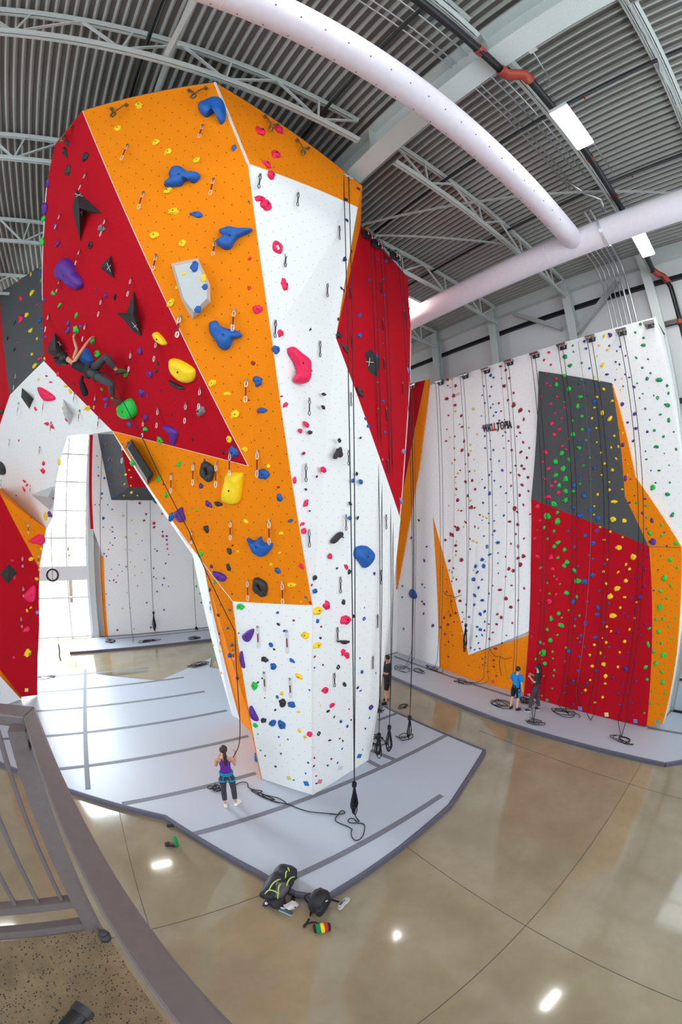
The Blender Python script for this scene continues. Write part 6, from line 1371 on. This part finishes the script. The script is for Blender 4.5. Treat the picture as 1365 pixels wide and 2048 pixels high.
shoe('climbing_shoe', 'dark climbing shoe beside the lime strapped backpack', 536, 1803, rot+math.pi+.1, cw('charcoal', (44, 44, 54)), M_black, .27, lace=cw('orange', (214, 120, 50)))
shoe('shoe', 'white and teal shoe lying between the two backpacks', 573, 1825, -1.0, cw('slate', (70, 82, 92)), cw('teal', (170, 196, 196)), .26, lining=cw('lilac', (200, 190, 220)))
t = blobby(PZ(581, 1812, .05), (.12, .07, .045), cw('offwhite', (226, 220, 224)), 'crumpled_cloth', thing('cloth', 'crumpled white and lilac cloth beside the teal shoe', 'cloth', None, PZ(581, 1812, 0)), 21, amp=.4)
shoe('sneaker', 'pale grey sneaker right of the black backpack', 688, 1808, .35, cw('palegrey', (186, 184, 184)), cw('cream', (222, 214, 204)), .3, lace=cw('darklace', (90, 90, 96)), lining=cw('slate', (60, 62, 70)))
shoe('climbing_shoe', 'dark shoe at the mat edge above the green bottle', 346, 1653, -.3, cw('charcoal', (44, 44, 54)), cw('darkbrown', (64, 52, 48)), .25, lining=cw('slate', (60, 62, 70)))
shoe('climbing_shoe', 'dark shoe with pinkish trim beside the green bottle', 344, 1692, -.45, cw('plum', (70, 46, 56)), M_black, .27, lace=cw('rosy', (190, 140, 150)))
bottle('soda_bottle', 'small green plastic bottle standing on the concrete', 354, 1692, 0, (20, 150, 84), .045, .3, (20, 150, 84))
bottle('water_bottle', 'blue water bottle standing on the mat beside the tower foot', 513, 1521, .1, (20, 120, 210), .05, .24, (16, 30, 110))
# black lens barrel on the mezzanine floor
c = PZ(160, 2046, 4.62); t = thing('camera_lens', 'black camera lens lying on the speckled mezzanine floor', 'camera lens', None, c)
d = (PZ(178, 2026, 4.62)-PZ(150, 2060, 4.62)).normalized()
mb = MB(c); mb.tube([c-d*.1+V((0, 0, .04)), c+d*.03+V((0, 0, .04))], .034, 20); mb.build('lens_barrel', M_black, t, smooth=False)
mb = MB(c); mb.tube([c+d*.02+V((0, 0, .04)), c+d*.055+V((0, 0, .04))], .04, 20); mb.build('hood', M_darkgrey, t)
mb = MB(c); mb.tube([c+d*.054+V((0, 0, .04)), c+d*.057+V((0, 0, .04))], .03, 20); mb.build('front_glass', mat('lens_glass', (14, 14, 22), .08), t)
# trees outside the window
M_leaf = mat('leaf', (206, 222, 196), .7, noise_amt=.3, noise_scale=6); M_bark = mat('bark', (96, 78, 60), .9)
def tree(x, y, h, r, lab, seed):
    t = thing('tree', lab, 'tree', 'trees outside the window', (x, y, 0)); rnd = random.Random(seed)
    mb = MB((x, y, 0)); mb.tube([(x, y, 0), (x+.1, y, h*.4), (x, y, h*.7)], [.22, .17, .08], 8); mb.build('trunk', M_bark, t, smooth=True)
    mb = MB((x, y, 0))
    for i in range(900):
        a, b, q = rnd.uniform(0, 6.28), rnd.uniform(-1, 1), rnd.uniform(.35, 1)**.5
        s = math.sqrt(1-b*b); p = V((x+r*q*s*math.cos(a), y+r*q*s*math.sin(a), h*.68+h*.34*q*b)); u = V((rnd.uniform(-1, 1), rnd.uniform(-1, 1), rnd.uniform(-1, 1))).normalized()*.26; w = u.orthogonal().normalized()*.16
        mb.add([p-u, p+w, p+u, p-w], [(0, 1, 2, 3)])
    mb.build('crown', M_leaf, t)
tree(-2.6, 33, 6.2, 2.0, 'leafy tree outside the tall window, seen left of its middle bar', 1)
tree(.6, 38.5, 6.8, 2.3, 'leafy tree outside the tall window, seen right of its middle bar', 2)
mb = MB((0, 50, -.2)); mb.box((-60, 23, -.4), (60, 90, -.1)); tag(mb.build('ground', mat('outside_ground', (176, 180, 168), .9)), kind='structure')
# ------------------------------------------------------------------ light
M_lamp = emit('lamp_diffuser', (1, .965, .90), LAMP_S)
for x, y, l in ((6.31, .92, 'blazing rectangular ceiling lamp beside the black sprinkler main'), (11.2, .96, 'lit ceiling lamp just below the trunk air duct at the right'),
                (9.0, 8.65, 'lit ceiling lamp peeking out behind the red tower face')):
    lamp(x, y, 13.95, l)
for x, y in ((1.4, .9), (-3.6, .9), (1.4, -6.0), (6.3, -6.0), (11.2, -6.0), (-3.6, -6.0), (.5, 19.3), (6.3, 16.4), (11.2, 16.4), (-9.0, 8.65), (-9.0, 16.4), (-8.5, .9)):  # unseen lamps added for light; one is placed from its floor glint
    lamp(x, y, 13.95, 'unseen ceiling lamp helping to light the hall')
w = bpy.data.worlds.new('world'); SC.world = w; w.use_nodes = True; nt = w.node_tree
bg = nt.nodes['Background']; bg.inputs[0].default_value = (.86, .93, 1, 1); bg.inputs[1].default_value = SKY_S
# hazy sky, brightest on the sunny side the tall window faces
tc = nt.nodes.new('ShaderNodeTexCoord'); dp = nt.nodes.new('ShaderNodeVectorMath'); dp.operation = 'DOT_PRODUCT'; dp.inputs[1].default_value = (.05, .998, 0)
nt.links.new(tc.outputs['Generated'], dp.inputs[0])
mr = nt.nodes.new('ShaderNodeMapRange'); mr.inputs[1].default_value = .1; mr.inputs[2].default_value = 1; mr.inputs[3].default_value = SKY_S; mr.inputs[4].default_value = SKY_B
nt.links.new(dp.outputs['Value'], mr.inputs[0]); nt.links.new(mr.outputs[0], bg.inputs[1])
def portal(name, loc, rot, sx, sy):
    l = bpy.data.lights.new(name, 'AREA'); l.shape = 'RECTANGLE'; l.size = sx; l.size_y = sy; l.cycles.is_portal = True
    o = bpy.data.objects.new(name, l); COL.objects.link(o); o.location = loc; o.rotation_euler = rot
R90 = math.pi/2
portal('portal_back', ((WX0+WX1)/2, YB+.2, WZ1/2), (-R90, 0, 0), WX1-WX0, WZ1)
portal('portal_left', (XL-.25, (LY0+LY1)/2, (LZ0+LZ1)/2), (0, -R90, 0), LZ1-LZ0, LY1-LY0)
portal('portal_front', ((FX0+FX1)/2, YF-.25, (FZ0+FZ1)/2), (R90, 0, 0), FX1-FX0, FZ1-FZ0)
portal('portal_right', (XR+.25, -3.75, 6.45), (0, R90, 0), 6.1, 5.5)
SC.view_settings.view_transform = 'Standard'; SC.view_settings.look = 'None'; SC.view_settings.gamma = 1; SC.view_settings.use_curve_mapping = False
SC.view_settings.exposure = EXPO
SC.cycles.use_denoising = True
SC.cycles.max_bounces = 8; SC.cycles.diffuse_bounces = 5
SC.cycles.sample_clamp_indirect = 6
